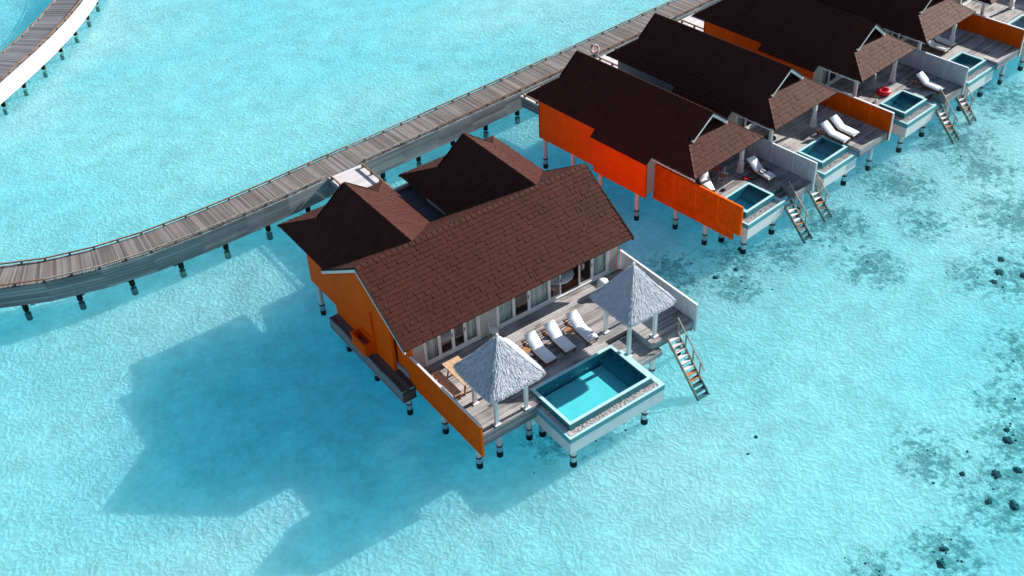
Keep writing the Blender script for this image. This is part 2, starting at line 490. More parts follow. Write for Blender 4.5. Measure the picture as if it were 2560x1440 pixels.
# ------------------------------------------------------------------ the lagoon
seabed = MB()
N = 90; S0, S1 = -160.0, 260.0
seabed.add([(-160, -120, -0.6), (260, -120, -0.6), (260, 300, -0.6), (-160, 300, -0.6)], [(0, 1, 2, 3)], 0)
o = seabed.build('sea_floor', 'sand'); tag(o, 'pale sandy lagoon floor with dark reef patches', None, kind='structure')
w = MB(); w.add([(-160, -120, 0), (260, -120, 0), (260, 300, 0), (-160, 300, 0)], [(0, 1, 2, 3)], 0)
o = w.build('water', 'lagoon_water'); tag(o, 'shallow turquoise lagoon water', None, kind='structure')

def pile(parent, x, y, top, r=0.13, mat='white_paint', dark=0.0, name='pile', lean=0.0):
    dark = -0.28 if mat == 'white_paint' else dark
    mb = MB(); mb.cyl((x, y, dark), (x, y, top), r, n=12)
    o = mb.build(name, mat, parent, False)
    cb = MB(); cb.cyl((x, y, -0.7), (x, y, min(-.2, dark)), r * 1.1, n=12)
    cb.build('weed_growth', 'weed_pile' if mat == 'pile_wood' else 'pile_wood', o)
    if mat == 'white_paint':
        k = MB(); k.cyl((x, y, 0.02), (x, y, 0.12), r * 1.12, n=12); k.build('collar', 'dark_metal', o)
    return o

# ------------------------------------------------------------------ jetties
def spline(pts, step):
    P = [Vector((p[0], p[1], 0)) for p in pts]; out = []
    for i in range(len(P) - 1):
        p0 = P[max(0, i - 1)]; p1 = P[i]; p2 = P[i + 1]; p3 = P[min(len(P) - 1, i + 2)]
        for k in range(40):
            t = k / 40
            out.append(0.5 * ((2 * p1) + (-p0 + p2) * t + (2 * p0 - 5 * p1 + 4 * p2 - p3) * t * t + (-p0 + 3 * p1 - 3 * p2 + p3) * t ** 3))
    out.append(P[-1])
    res = [out[0]]; acc = 0.0
    for a, b in zip(out, out[1:]):
        L = (b - a).length; d = 0.0
        while acc + (L - d) >= step:
            d += step - acc; acc = 0.0
            res.append(a + (b - a) * (d / L))
        acc += L - d
    return res
def jetty(name, label, pts, hw, wood, skirt, rail, view, gaps=(), pile_y=1.0, skirt_low=0.56, lower=1.8, npl=300):
    J = thing(name, label, 'jetty', (pts[0][0], pts[0][1], 0))
    off = Vector((pts[0][0], pts[0][1], 0))
    Z = lower
    S = spline(pts, 0.105)
    fr = []
    for i, p in enumerate(S):
        a = S[max(0, i - 1)]; b = S[min(len(S) - 1, i + 1)]; t = (b - a).normalized(); fr.append((p - off, t, Vector((-t.y, t.x, 0))))
    rest = MB(); cnt = 0
    for i, (p, t, nrm) in enumerate(fr):
        wx = p + off
        if view(wx) and cnt < npl:
            piece('plank', wood, (p.x, p.y, Z - 0.02 + U(-.004, .004)), (2 * hw - U(0, .05), 0.094, 0.04), J, math.atan2(nrm.y, nrm.x)); cnt += 1
        else:
            rest.bar(p - nrm * hw + Vector((0, 0, Z - .02)), p + nrm * hw + Vector((0, 0, Z - .02)), .094, .04)
    if rest.v: rest.build('plank_run', wood, J, kind='stuff')
    # joists under the boards, skirts of horizontal boards, low kerb rails on blocks
    for sgn in (-1, 1):
        k = 0; ST = 25
        while k < len(fr) - 1:
            e = min(k + ST, len(fr) - 1)
            pa, ta, na = fr[k]; pb, tb, nb = fr[e]
            wx = (pa + pb) / 2 + off
            gap = any(g0 < wx.x < g1 and sgn == -1 for g0, g1 in gaps)
            a = pa + na * sgn * (hw + .03); b = pb + nb * sgn * (hw + .03)
            nb_ = 6
            hgt = (Z - 0.03 - skirt_low) / nb_
            for r in range(nb_):
                zc = skirt_low + (r + .5) * hgt
                piece_ab('skirt_board', skirt, (a.x, a.y, zc), (b.x, b.y, zc), 0.035 + U(0, .012), hgt - .02, J)
            if not gap:
                a = pa + na * sgn * (hw - .06); b = pb + nb * sgn * (hw - .06)
                h = b - a
                a2 = pa + na * sgn * (hw - .13); b2 = pb + nb * sgn * (hw - .13)
                mb = 'rail_wood' if (rail == 'brown' or RND() < .6) else 'rail_wood_grey'
                piece_ab('kerb_rail', mb, (a.x, a.y, Z + .155), (b.x, b.y, Z + .155), 0.075, 0.06, J)
                for q in (0.0, 0.5):
                    c = a + h * q
                    piece('rail_block', 'dark_board', (c.x, c.y, Z + .06), (.11, .09, .13), J, math.atan2(h.y, h.x))
            k = e
        k = 12
        while k < len(fr):
            p, t, nrm = fr[k]
            c = p + nrm * sgn * (hw - .35)
            if view(c + off, 6): pile(J, c.x, c.y, Z - .12, .15, 'pile_wood')
            k += 25
    for k in range(0, len(fr) - 1, 25):
        p, t, nrm = fr[k]
        a = p - nrm * (hw - .05); b = p + nrm * (hw - .05)
        piece_ab('cross_beam', 'dark_board', (a.x, a.y, Z - .16), (b.x, b.y, Z - .16), .14, .22, J)
    return J
J1 = [(-24.0, 37.0), (-20.5, 31.4), (-17.0, 27.2), (-13.96, 24.55), (-10.6, 23.15), (-7.3, 22.52), (-4.2, 22.38), (0.3, 22.5), (4.0, 22.76), (12.0, 23.2), (20.0, 23.75), (28.0, 24.42), (36.0, 25.12), (44.0, 25.85), (52.0, 26.6)]
jetty('jetty', 'long grey plank jetty with low kerb rails curving behind the villas', J1, 1.0, 'jetty_wood', 'skirt_wood', 'mixed',
      lambda p, m=0: -16.5 - m < p.x < 34 + m, gaps=((3.9, 5.9),))
J2 = [(-16.0, 42.2), (-12.0, 44.2), (-9.2, 46.1), (-6.7, 48.3), (-4.3, 50.5), (-2.1, 52.7), (-0.1, 55.0), (1.6, 57.2), (4.2, 61.4), (6.2, 66.0)]
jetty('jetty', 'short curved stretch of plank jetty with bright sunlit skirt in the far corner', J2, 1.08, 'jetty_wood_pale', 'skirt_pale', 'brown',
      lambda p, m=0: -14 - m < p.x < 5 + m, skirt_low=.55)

# entry bridge from the jetty to the near villa
B = thing('entry_bridge', 'pale plank bridge joining the jetty to the nearest villa', 'bridge', (4.9, 16.2, 0))
y = 0.07; 
while y < 5.48:
    piece('plank', 'entry_wood', (U(-.01, .01), y, 1.805), (2.12, .13, .04), B); y += .142
for s in (-1, 1):
    piece('kerb_rail', 'rail_wood', (s * 1.02, 2.65, 2.03), (5.3, .075, .09), B, math.pi / 2)
    for k in range(6): piece('rail_block', 'dark_board', (s * 1.02, .3 + k * .98, 1.91), (.12, .12, .18), B)
    for r in range(6): piece('skirt_board', 'skirt_wood', (s * 1.09, 2.7, .88 + r * .165), (5.4, .04, .145), B, math.pi / 2)
    for yy in (1.2, 4.0): pile(B, s * .7, yy, 1.75, .15, 'pile_wood')

# life ring on the jetty rail
L = thing('life_ring', 'white life ring with red bands on a stand at the jetty edge', 'life ring', (24.75, 23.25, 1.8), math.radians(-60))
R_ = Matrix.Rotation(math.radians(75), 3, 'X')
rr = MB(); rr.torus((0, 0, .48), .27, .07, 24, 8, R_); rr.build('ring', 'white_paint', L, True)
for k in range(4):
    q = MB(); a = k * math.pi / 2 + .5; q.torus((0, 0, .48), .27, .077, 5, 8, R_, a, a + .55); q.build('red_band', 'red_paint', L, True)
for s in (-1, 1): piece_ab('stand_leg', 'white_paint', (s * .2, .12, 0), (s * .12, .1, .72), .05, .05, L)
piece('stand_board', 'white_paint', (0, .12, .25), (.5, .03, .12), L)

# ------------------------------------------------------------------ the near villa
RX0, RX1 = -1.75, 11.40
FY, RY, BY = 4.23, 7.96, 11.70
EZ, RZ = 4.0, 6.40
V = thing('villa', 'nearest villa with orange gable wall and broad brown shingle roof', 'villa', (0, 0, 0))
front = slope(V, [[(RX0, FY, EZ), (RX1, FY, EZ), (RX1, RY, RZ), (RX0, RY, RZ)]], 0.235, 0.15, 300)
front['label'] = 'sunlit front roof slope above the terrace'
slope(V, [[(RX1, BY, EZ), (RX0, BY, EZ), (RX0, RY, RZ), (RX1, RY, RZ)]], 0.262, 0.215)
caps(V, (RX0, RY, RZ), (RX1, RY, RZ), .26, .31)
def dutch(parent, xr, xl, xe, zr, ze, yn, yg, ys, ridge_near=None):
    """wing roof running in y, ending in a small gable above a hipped skirt at the far end"""
    fk = 0.57
    xa = xr + (xl - xr) * fk; xb = xr + (xe - xr) * fk; zk = zr + (ze - zr) * fk
    slope(parent, [[(xl, ys, ze), (xl, yn, ze), (xa, yn, zk), (xa, yg, zk)], [(xa, yg, zk), (xa, yn, zk), (xr, yn, zr), (xr, yg, zr)]])
    slope(parent, [[(xe, yn, ze), (xe, ys, ze), (xb, yg, zk), (xb, yn, zk)], [(xb, yn, zk), (xb, yg, zk), (xr, yg, zr), (xr, yn, zr)]])
    slope(parent, [[(xe, ys, ze), (xl, ys, ze), (xa, yg - .12, zk + .0), (xb, yg - .12, zk)]], name='skirt_slope')
    g = MB(); g.poly([(xa + .1, yg - .1, zk - .05), (xb - .1, yg - .1, zk - .05), (xr, yg - .1, zr - .12)], (0, -.06, 0)); g.build('gable_wall', 'roof_under', parent)
    caps(parent, (xr, yg, zr), (xr, yn if ridge_near is None else ridge_near, zr), .24, .31)
    caps(parent, (xl, ys, ze), (xa, yg, zk), .2, .3); caps(parent, (xe, ys, ze), (xb, yg, zk), .2, .3)
    for x, z in ((xa, zk), (xb, zk)): piece_ab('rake_trim', 'roof_under', (xr, yg + .02, zr - .01), (x, yg + .02, z - .01), .05, .16, parent)
# left wing, right wing (their near ends die into the back slope of the main roof)
dutch(V, 1.30, -1.72, 4.45, 6.36, 4.04, 11.66, 14.28, 16.35)
dutch(V, 8.45, 5.45, 11.62, 6.36, 4.04, 11.66, 14.27, 16.30)
# saddle pieces: each wing roof from y = 11.66 into the main ridge
for xr, xl, xe in ((1.30, -1.72, 4.45), (8.45, 5.45, 11.62)):
    slope(V, [[(xr, 11.70, 6.36), (xr, 8.02, 6.36), (xl, 11.70, 4.04)]], name='valley_slope')
    slope(V, [[(xr, 8.02, 6.36), (xr, 11.70, 6.36), (xe, 11.70, 4.04)]], name='valley_slope')
    caps(V, (xr, 11.6, 6.36), (xr, 8.1, 6.36), .24, .31)

# flat roof between the wings with a pale parapet
MB().box(4.2, 6.6, 11.4, 15.9, 3.30, 3.42).build('flat_roof', 'flat_roof', V)
MB().box(4.2, 6.6, 15.9, 16.02, 3.0, 3.60).build('parapet', 'white_paint', V)
# walls
def wallbox(nm, mat, *b): return MB().box(*b).build(nm, mat, V)
WX = -1.45
g = MB(); g.poly([(WX, 6.1, 1.25), (WX, 11.5, 1.25), (WX, 11.5, 3.98), (WX, RY, 6.22), (WX, 6.1, 5.02)], (.16, 0, 0)); g.build('gable_wall', 'orange', V)
g = MB(); g.poly([(-1.2, 4.9, 1.2), (-1.2, 6.1, 1.2), (-1.2, 6.1, 5.0), (-1.2, 4.9, 4.25)], (.14, 0, 0)); g.build('side_wall', 'orange', V)
wallbox('wing_wall', 'orange', -1.37, -1.2, 11.5, 14.25, 1.60, 3.95)
wallbox('wing_wall', 'orange', -1.2, 4.0, 14.1, 14.25, 1.6, 4.0)
wallbox('wing_wall', 'orange', 5.8, 11.2, 14.1, 14.25, 1.6, 4.0)
wallbox('wing_wall', 'cream_wall', 3.9, 4.05, 11.3, 14.1, 1.6, 4.0)
wallbox('wing_wall', 'cream_wall', 5.75, 5.9, 11.3, 14.1, 1.6, 4.0)
wallbox('wing_wall', 'cream_wall', 4.0, 5.8, 15.6, 15.75, 1.6, 3.3)
wallbox('wing_wall', 'orange', 11.05, 11.2, 5.1, 14.1, 1.6, 4.0)
g = MB(); g.poly([(11.2, 5.1, 3.9), (11.2, 10.9, 3.9), (11.2, RY, 6.15)], (-.12, 0, 0)); g.build('gable_wall', 'orange', V)
wallbox('floor_slab', 'grey_wall', -1.3, 11.1, 5.1, 14.2, 1.5, 1.78)
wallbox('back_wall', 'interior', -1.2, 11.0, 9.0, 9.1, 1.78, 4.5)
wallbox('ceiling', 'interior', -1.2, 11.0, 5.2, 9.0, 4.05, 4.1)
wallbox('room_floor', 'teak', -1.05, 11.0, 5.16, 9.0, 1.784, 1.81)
for a, bq in ((-1.06, -.42), (2.67, 3.63), (10.5, 11.05)): wallbox('facade_wall', 'cream_wall', a, bq, 5.0, 5.14, 1.6, 4.45)
wallbox('facade_wall', 'cream_wall', -1.06, 11.05, 5.005, 5.14, 3.86, 4.45)
wallbox('soffit', 'white_paint', RX0 + .3, RX1 - .3, FY + .2, 5.0, 3.93, 3.97)
# white barge boards under the gable edge
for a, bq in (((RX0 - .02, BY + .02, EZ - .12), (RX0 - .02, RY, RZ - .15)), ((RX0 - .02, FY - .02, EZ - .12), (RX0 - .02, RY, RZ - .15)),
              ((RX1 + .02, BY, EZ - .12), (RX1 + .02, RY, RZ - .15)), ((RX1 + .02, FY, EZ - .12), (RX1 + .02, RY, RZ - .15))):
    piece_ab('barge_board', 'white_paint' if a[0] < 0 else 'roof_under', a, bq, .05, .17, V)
    q = 0.13
    piece_ab('verge_trim', 'roof_under', (a[0], a[1], a[2] + q), (bq[0], bq[1], bq[2] + q), .07, .10, V)
def door(xa, xb, parts, y=5.0, z0=1.80, z1=3.84, root=V):
    """sliding glazed door set: parts = list of (x0, x1, 'curtain' | 'glass' | 'open')"""
    d = MB()
    d.box(xa, xb, y - .03, y + .11, z1 - .1, z1).box(xa, xb, y - .05, y + .11, z0, z0 + .09)
    d.box(xa, xa + .09, y - .03, y + .11, z0 + .09, z1 - .1).box(xb - .09, xb, y - .03, y + .11, z0 + .09, z1 - .1)
    f = d.build('door_frame', 'white_paint', root)
    for (x0, x1, k) in parts:
        if k == 'open': continue
        m = MB(); s = .08
        m.box(x0, x0 + s, y, y + .06, z0 + .1, z1 - .1).box(x1 - s, x1, y, y + .06, z0 + .1, z1 - .1).box(x0 + s, x1 - s, y, y + .06, z0 + .1, z0 + .22).box(x0 + s, x1 - s, y, y + .06, z1 - .2, z1 - .1)
        m.build('sash', 'white_paint', f)
        MB().box(x0 + s, x1 - s, y + .025, y + .035, z0 + .22, z1 - .2).build('pane', 'glass', f)
        if k == 'curtain':
            c = MB(); n = 28; vs = []
            for i in range(n + 1):
                x = x0 + .03 + (x1 - x0 - .06) * i / n; yy = y + .17 + .035 * math.sin(i * 1.9) + U(-.012, .012)
                vs += [(x, yy, z0 + .06), (x, yy, z1 - .12)]
            c.add(vs, [(2 * i, 2 * i + 2, 2 * i + 3, 2 * i + 1) for i in range(n)]); c.build('curtain', 'curtain', f)
        else:
            MB().box(x1 - .05, x1 - .02, y - .03, y, z0 + .95, z0 + 1.15).build('handle', 'dark_metal', f)
door(-.42, 2.67, [(-.34, .44, 'curtain'), (.44, 1.18, 'glass'), (1.18, 1.86, 'glass'), (1.86, 2.58, 'curtain')])
door(3.63, 10.5, [(3.72, 4.66, 'curtain'), (4.66, 5.56, 'glass'), (5.56, 6.78, 'curtain'), (6.78, 7.5, 'glass'), (7.5, 8.62, 'open'), (8.62, 9.46, 'glass'), (9.46, 10.41, 'curtain')])
def bed(x, y, lab):
    b = thing('bed', lab, 'bed', (x, y, 1.81))
    MB().box(-.9, .9, -.95, 1.0, .05, .3).build('base', 'dark_teak', b)
    MB().blob((0, 0, .42), (.92, 1.0, .19), 16, 8).build('mattress', 'white_cloth', b, True)
    for s in (-.4, .4): MB().blob((s, .6, .64), (.32, .22, .1), 12, 6).build('pillow', 'cushion', b, True)
bed(1.15, 6.4, 'white bed inside the near villa behind the left glass doors')
bed(8.1, 6.25, 'white bed inside the near villa seen through the open right door')
# piles
for x, y in ((-1.15, 14.0), (1.6, 14.0), (4.2, 14.0), (8.4, 14.0), (11, 14.0), (-1.0, 11.3), (-1.0, 8.4), (2, 8.4), (5, 8.4), (8, 8.4), (10.8, 8.4), (5, 11.3), (10.8, 11.3)): pile(V, x, y, 1.62)

# side platform below the gable wall and the orange box that stands on it
P = thing('side_platform', 'dark plank platform along the foot of the orange gable wall', 'platform', (-1.9, 4.7, 0))
for k in range(6): piece('plank', 'dark_board', (.04 + .115 * k + U(-.004, .004), 3.38, 1.28), (6.72, .105, .04), P, math.pi / 2)
for r in range(5):
    piece('fascia_board', 'skirt_wood', (-.03, 3.4, .66 + r * .128), (6.8, .035, .112), P, math.pi / 2)
    piece('fascia_board', 'dark_board', (.32, -.02, .66 + r * .128), (.68, .035, .112), P)
    piece('fascia_board', 'dark_board', (.32, 6.8, .66 + r * .128), (.68, .035, .112), P)
for yy in (.3, 3.4, 6.4): piece('bearer', 'dark_board', (.32, yy, 1.16), (.66, .1, .18), P)
pile(P, .41, .35, 1.1); pile(P, .41, 3.3, 1.1); pile(P, .41, 6.0, 1.1)
Q = thing('planter_box', 'open orange timber box against the gable wall on the side platform', 'box', (-2.0, 7.8, 1.30))
for k in range(9): piece('slat', 'orange_slat', (-.0, .08 + k * .135, .30), (.62, .125, .035), Q, 0, math.pi / 2)
MB().box(.02, .53, -.02, .03, 0, .72).build('side_panel', 'orange_red', Q)
MB().box(.02, .53, 1.22, 1.27, 0, .72).build('side_panel', 'orange', Q)
MB().box(-.04, .04, -.04, 1.29, .62, .70).build('rim', 'orange', Q)
MB().box(.46, .53, .03, 1.22, 0, .78).build('back_panel', 'orange', Q)
MB().box(.04, .46, .03, 1.22, .02, .12).build('bottom', 'grey_wall', Q)
MB().box(.44, .54, -.12, -.03, 0.0, 2.5).build('pipe_cover', 'orange_red', Q)

# ------------------------------------------------------------------ the near villa's terrace
D = thing('terrace_deck', 'weathered grey plank deck in front of the nearest villa', 'deck', (0, 0, 0))
DZ = 1.8
def deck_rows(D, y0, y1, spans, z, mat='deck_wood', pitch=.118):
    y = y0 + pitch / 2
    while y < y1:
        for (xa, xb, ya, yb) in spans:
            if not (ya <= y <= yb): continue
            x = xa
            while x < xb - .05:
                L = min(U(1.9, 3.6), xb - x)
                if xb - x - L < .5: L = xb - x
                piece('plank', mat, (x + L / 2, y, z - .02 + U(-.005, .003)), (L - .008, pitch - .016, .04), D)
                x += L
        y += pitch
deck_rows(D, -.38, 4.98, [(-1.12, 7.05, .72, 1.20), (-1.12, 11.18, 1.20, 5.0), (-1.12, 2.30, -.1, .72), (8.62, 11.18, -.40, 1.20)], DZ)
deck_rows(D, -.62, 1.25, [(7.06, 8.66, -.34, 1.2), (7.50, 8.98, -.66, -.34)], 1.42)
def fascia(D, a, b, z0, z1, n, mat='skirt_wood'):
    h = (z1 - z0) / n
    for r in range(n):
        za = z0 + (r + .5) * h
        piece_ab('fascia_board', mat, (a[0], a[1], za), (b[0], b[1], za), .035 + U(0, .01), h - .007, D)
fascia(D, (-1.14, -.13), (2.05, -.13), 1.08, 1.76, 5)
fascia(D, (-1.14, -.1), (-1.14, 4.7), 1.0, 1.76, 5)
fascia(D, (8.62, -.38), (11.16, -.38), 1.40, 1.76, 3)
fascia(D, (8.61, 1.20), (8.61, -.37), 1.40, 1.77, 3)
fascia(D, (7.5, -.66), (9.0, -.66), 1.12, 1.40, 2, 'deck_wood')
fascia(D, (9.0, -.64), (9.0, -.36), 1.12, 1.40, 2)
fascia(D, (7.06, 1.19), (8.58, 1.19), 1.40, 1.76, 2, 'dark_board')
fascia(D, (11.2, -.3), (11.2, 4.9), 1.1, 1.76, 4)
for y in (.35, 2.2, 4.2): piece('bearer', 'dark_board', (5.0, y, 1.62), (12.2 if y > 1 else 2.6, .12, .22), D) if y > 1 else piece('bearer', 'dark_board', (.5, y, 1.62), (3.1, .12, .22), D)
for x, y in ((-.85, .3), (.25, .3), (1.9, .3), (-.85, 3.0), (2.2, 3.0), (5, 3.0), (8.6, 3.0), (10.9, 3.0), (10.9, .2), (8.8, -.25), (7.9, .5)): pile(D, x, y, 1.5 if (y > -.2 and x < 7.5 or x > 9 or y > 2) else 1.2, .14)

# swimming pool
def pool(x0, x1, y0, y1, rim=.14, zr=1.90, tz=1.55, tx=.38, ty=.42, zb=.62, left=.30, lab='', name='swimming_pool', loc=(0, 0, 0), rz=0.0, bench=True, npeb=3800, back=None):
    p = thing(name, lab, 'pool', loc, rz)
    m = MB(); zf = 1.22
    m.box(x0, x1, y1 - rim, y1, zf, zr).box(x0, x1, y0, y0 + rim, zf, zr).box(x0, x0 + rim, y0 + rim, y1 - rim, zf, zr).box(x1 - rim, x1, y0 + rim, y1 - rim, zf, zr)
    m.build('pool_wall', 'pool_tile', p)
    c = MB(); e = .012; h = .022
    c.box(x0 - e, x1 + e, y1 - rim, y1 + e, zr, zr + h).box(x0 - e, x1 + e, y0 - e, y0 + rim, zr, zr + h).box(x0 - e, x0 + rim, y0 + rim, y1 - rim, zr, zr + h).box(x1 - rim, x1 + e, y0 + rim, y1 - rim, zr, zr + h)
    c.build('coping', 'rim_tile', p)
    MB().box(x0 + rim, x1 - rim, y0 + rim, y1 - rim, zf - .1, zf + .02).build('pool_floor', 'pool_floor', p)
    if bench: MB().box(x1 - rim - .62, x1 - rim, y0 + rim, y1 - rim, zf, 1.58).build('bench_step', 'pool_tile', p)
    MB().add([(x0 + rim, y0 + rim, zr - .022), (x1 - rim, y0 + rim, zr - .022), (x1 - rim, y1 - rim, zr - .022), (x0 + rim, y1 - rim, zr - .022)], [(0, 1, 2, 3)], 0).build('water_surface', 'pool_water', p)
    X0, X1, Y0 = x0 - left, x1 + tx, y0 - ty; Y1 = y1 - .25 if back is None else back
    b = MB(); b.box(X0, X1, Y0, Y1, zb, tz - .28); b.build('pool_base', 'white_paint', p)
    b = MB(); k = .10
    b.box(X0 - .004, X1 + .004, Y0 - .004, Y0 + k, tz - .28, tz).box(X0 - .004, X0 + k, Y0 + k, Y1, tz - .28, tz).box(X1 - k, X1 + .004, Y0 + k, Y1, tz - .28, tz)
    b.build('tile_band', 'band_tile', p)
    b = MB(); b.box(X0 - .012, X1 + .012, Y0 - .012, Y0 + k + .012, tz, tz + .02).box(X0 - .012, X0 + k + .012, Y0 + k + .012, Y1, tz, tz + .02).box(X1 - k - .15, X1 + .012, Y0 + k + .012, Y1, tz, tz + .02)
    b.build('trough_rim', 'rim_tile', p)
    g = MB()
    for i in range(npeb):
        if RND() < .68: x, y = U(x0 - left + .1, X1 - .2), U(Y0 + .1, y0 - .02)
        else: x, y = U(X0 + .1, x0 - .02), U(Y0 + .1, Y1)
        r = U(.016, .032); zz = tz - .03 + U(0, .06)
        a = U(0, 6.28); ca, sa = math.cos(a) * r, math.sin(a) * r
        g.add([(x + ca, y + sa, zz), (x - sa, y + ca, zz), (x - ca, y - sa, zz), (x + sa, y - ca, zz), (x, y, zz + r * .8), (x, y, zz - r)], [(0, 1, 4), (1, 2, 4), (2, 3, 4), (3, 0, 4), (1, 0, 5), (2, 1, 5), (3, 2, 5), (0, 3, 5)])
    g.build('pebbles', 'pebble', p, kind='stuff')
    return p
PO = pool(2.36, 7.03, -2.10, .70, lab='large turquoise tiled plunge pool at the front of the nearest deck', left=.32, tx=.42)
for (x, y) in ((4.05, -.55), (5.6, -.55)):
    dr = MB(); dr.cyl((x, y, 1.24), (x, y, 1.255), .075, n=16); dr.build('floor_light', 'white_paint', PO)
    dr = MB(); dr.cyl((x, y, 1.255), (x, y, 1.262), .035, n=12); dr.build('floor_light_lens', 'steel', PO)
for k in range(5):
    dr = MB(); dr.cyl((2.9 + k * .85, .535, 1.5), (2.9 + k * .85, .522, 1.5), .045, n=10); dr.build('jet', 'white_paint', PO)
for k in range(4):
    dr = MB(); dr.cyl((6.862, .2 - k * .55, 1.62), (6.85, .2 - k * .55, 1.62), .04, n=10); dr.build('jet', 'white_paint', PO)
for x, y in ((2.45, -2.2), (6.6, -2.2), (2.5, 0.1), (6.6, .1)): pile(PO, x, y, .65, .15)

# fences of the near villa
def board_fence(lab, x, y0, y1, z0, z1, face, mat, post, loc=(0, 0, 0), cap='white_paint', divs=()):
    f = thing('privacy_fence', lab, 'fence', (x, y0, z0))
    n = int(abs(y1 - y0) / .112); st = (y1 - y0) / n; H = z1 - z0
    for i in range(n): piece('board', mat, (face * (.02 + U(0, .008)), st * (i + .5), H / 2), (H, abs(st) - .02, .04), f, 0, -math.pi / 2)
    piece('cap_rail', cap, (0, (y1 - y0) / 2, H + .025), (abs(y1 - y0) + .04, .10, .05), f, math.pi / 2)
    MB().box(-.02 * face - .015, -.02 * face + .015, min(0, y1 - y0), max(0, y1 - y0), .02, H - .01).build('shade_backing', 'slat_gap_shade' if mat != 'grey_slat' else 'grey_wall', f)  # sheet darker than the boards, its colour standing in for gap shade
    for d in divs: piece('post', post, (face * .035, d - y0, H / 2), (H, .06, .05), f, 0, -math.pi / 2)
    piece('end_post', mat, (0, y1 - y0, H / 2), (H + .03, .07, .09), f, 0, -math.pi / 2)
    return f
board_fence('orange vertical board fence along the left edge of the nearest deck', -1.2, 4.88, -.62, 1.10, 2.90, -1, 'orange_slat', 'orange_red', divs=(4.2, 3.3, 1.95, .6))
board_fence('grey white board fence along the right edge of the nearest deck', 11.3, 5.0, -.45, 1.2, 2.80, -1, 'grey_slat', 'grey_slat', divs=(3.3, 1.6))

# gazebos with thatched pyramid roofs
def gazebo(lab, cx, cy, posts, half, ze, za):
    g = thing('thatched_gazebo', lab, 'gazebo', (cx, cy, 1.8), 0, 'thatched gazebos on the deck')
    for (x, y, zb) in posts:
        lx, ly = x - cx, y - cy
        p = piece('post', 'white_paint', (lx, ly, (zb - 1.8 + ze - 1.8) / 2 + .12), (ze - zb + .2, .15, .15), g, 0, -math.pi / 2)
        MB().box(lx - .15, lx + .15, ly - .15, ly + .15, zb - 1.8, zb - 1.8 + .045).build('post_base', 'white_paint', g)
    hz = ze - 1.8
    for s in (-1, 1):
        piece('beam', 'pale_timber', (s * .8, 0, hz + .12), (1.9, .09, .12), g, math.pi / 2)
        piece('beam', 'pale_timber', (0, s * .83, hz + .24), (1.9, .09, .12), g)
    H = za - ze; m = MB(); h2 = half - .07
    def prof(t):  # radius fraction against height fraction, slightly concave
        return (1 - t) * (1 - .13 * t * (1 - t) * 4 * .5)
    n = 7; vs = []
    for i in range(n + 1):
        t = i / n; r = max(.03, h2 * prof(t))
        vs += [(-r, -r, hz + t * H), (r, -r, hz + t * H), (r, r, hz + t * H), (-r, r, hz + t * H)]
    fs = [(4 * i + j, 4 * i + (j + 1) % 4, 4 * i + 4 + (j + 1) % 4, 4 * i + 4 + j) for i in range(n) for j in range(4)] + [(3, 2, 1, 0), (4 * n, 4 * n + 1, 4 * n + 2, 4 * n + 3)]
    m.add(vs, fs, .2); core = m.build('thatch_core', 'thatch', g)
    st = MB()
    for side in range(4):
        R = Matrix.Rotation(side * math.pi / 2, 3, 'Z')
        for i in range(5200):
            t = 1 - math.sqrt(U(0.0, 1.0)); t = min(t, .985)
            r = half * prof(t); x = U(-r, r)
            L = U(.18, .42) * (1.0 if t < .9 else .6); wd = U(.006, .013) if RND() < .85 else U(.014, .020)
            t2 = max(-.09, t - L / (math.hypot(half, H)))
            r2 = half * (prof(max(0, t2)) if t2 >= 0 else 1.0 + .02)
            rd = .10 * half * abs(x / max(r, .02)) ** 7 * (1 - .7 * t)
            a = Vector((x * (1 - .04 * abs(x / max(r, .02)) ** 7), -r + rd * .6, hz + t * H + U(.0, .03))); x2 = x * (r2 / max(r, .04)) + U(-.07, .07)
            x2 = max(-r2 - .03, min(r2 + .03, x2))
            b = Vector((x2, -r2 + rd - U(.005, .075), hz + t2 * H + U(.005, .045)))
            nn = Vector((wd, 0, 0))
            st.add([R @ (a - nn), R @ (a + nn), R @ (b + nn * .6), R @ (b - nn * .6)], [(0, 1, 2, 3)], min(.97, max(.02, random.gauss(.55, .19))))
    st.build('thatch_straw', 'thatch', core, kind='stuff')
    k = MB(); k.blob((0, 0, hz + H + .06), (.07, .07, .09), 10, 6); k.build('finial', 'white_paint', g, True)
    return g
gazebo('left thatched gazebo beside the wooden dining table', .82, .80, [(0, 0, 1.8), (1.6, 0, 1.8), (0, 1.65, 1.8), (1.6, 1.65, 1.8)], 1.42, 3.98, 5.84)
gazebo('right thatched gazebo over the lowered corner of the deck', 8.38, .84, [(7.52, .02, 1.42), (9.1, .02, 1.8), (7.52, 1.67, 1.8), (9.1, 1.67, 1.8)], 1.40, 3.98, 5.86)

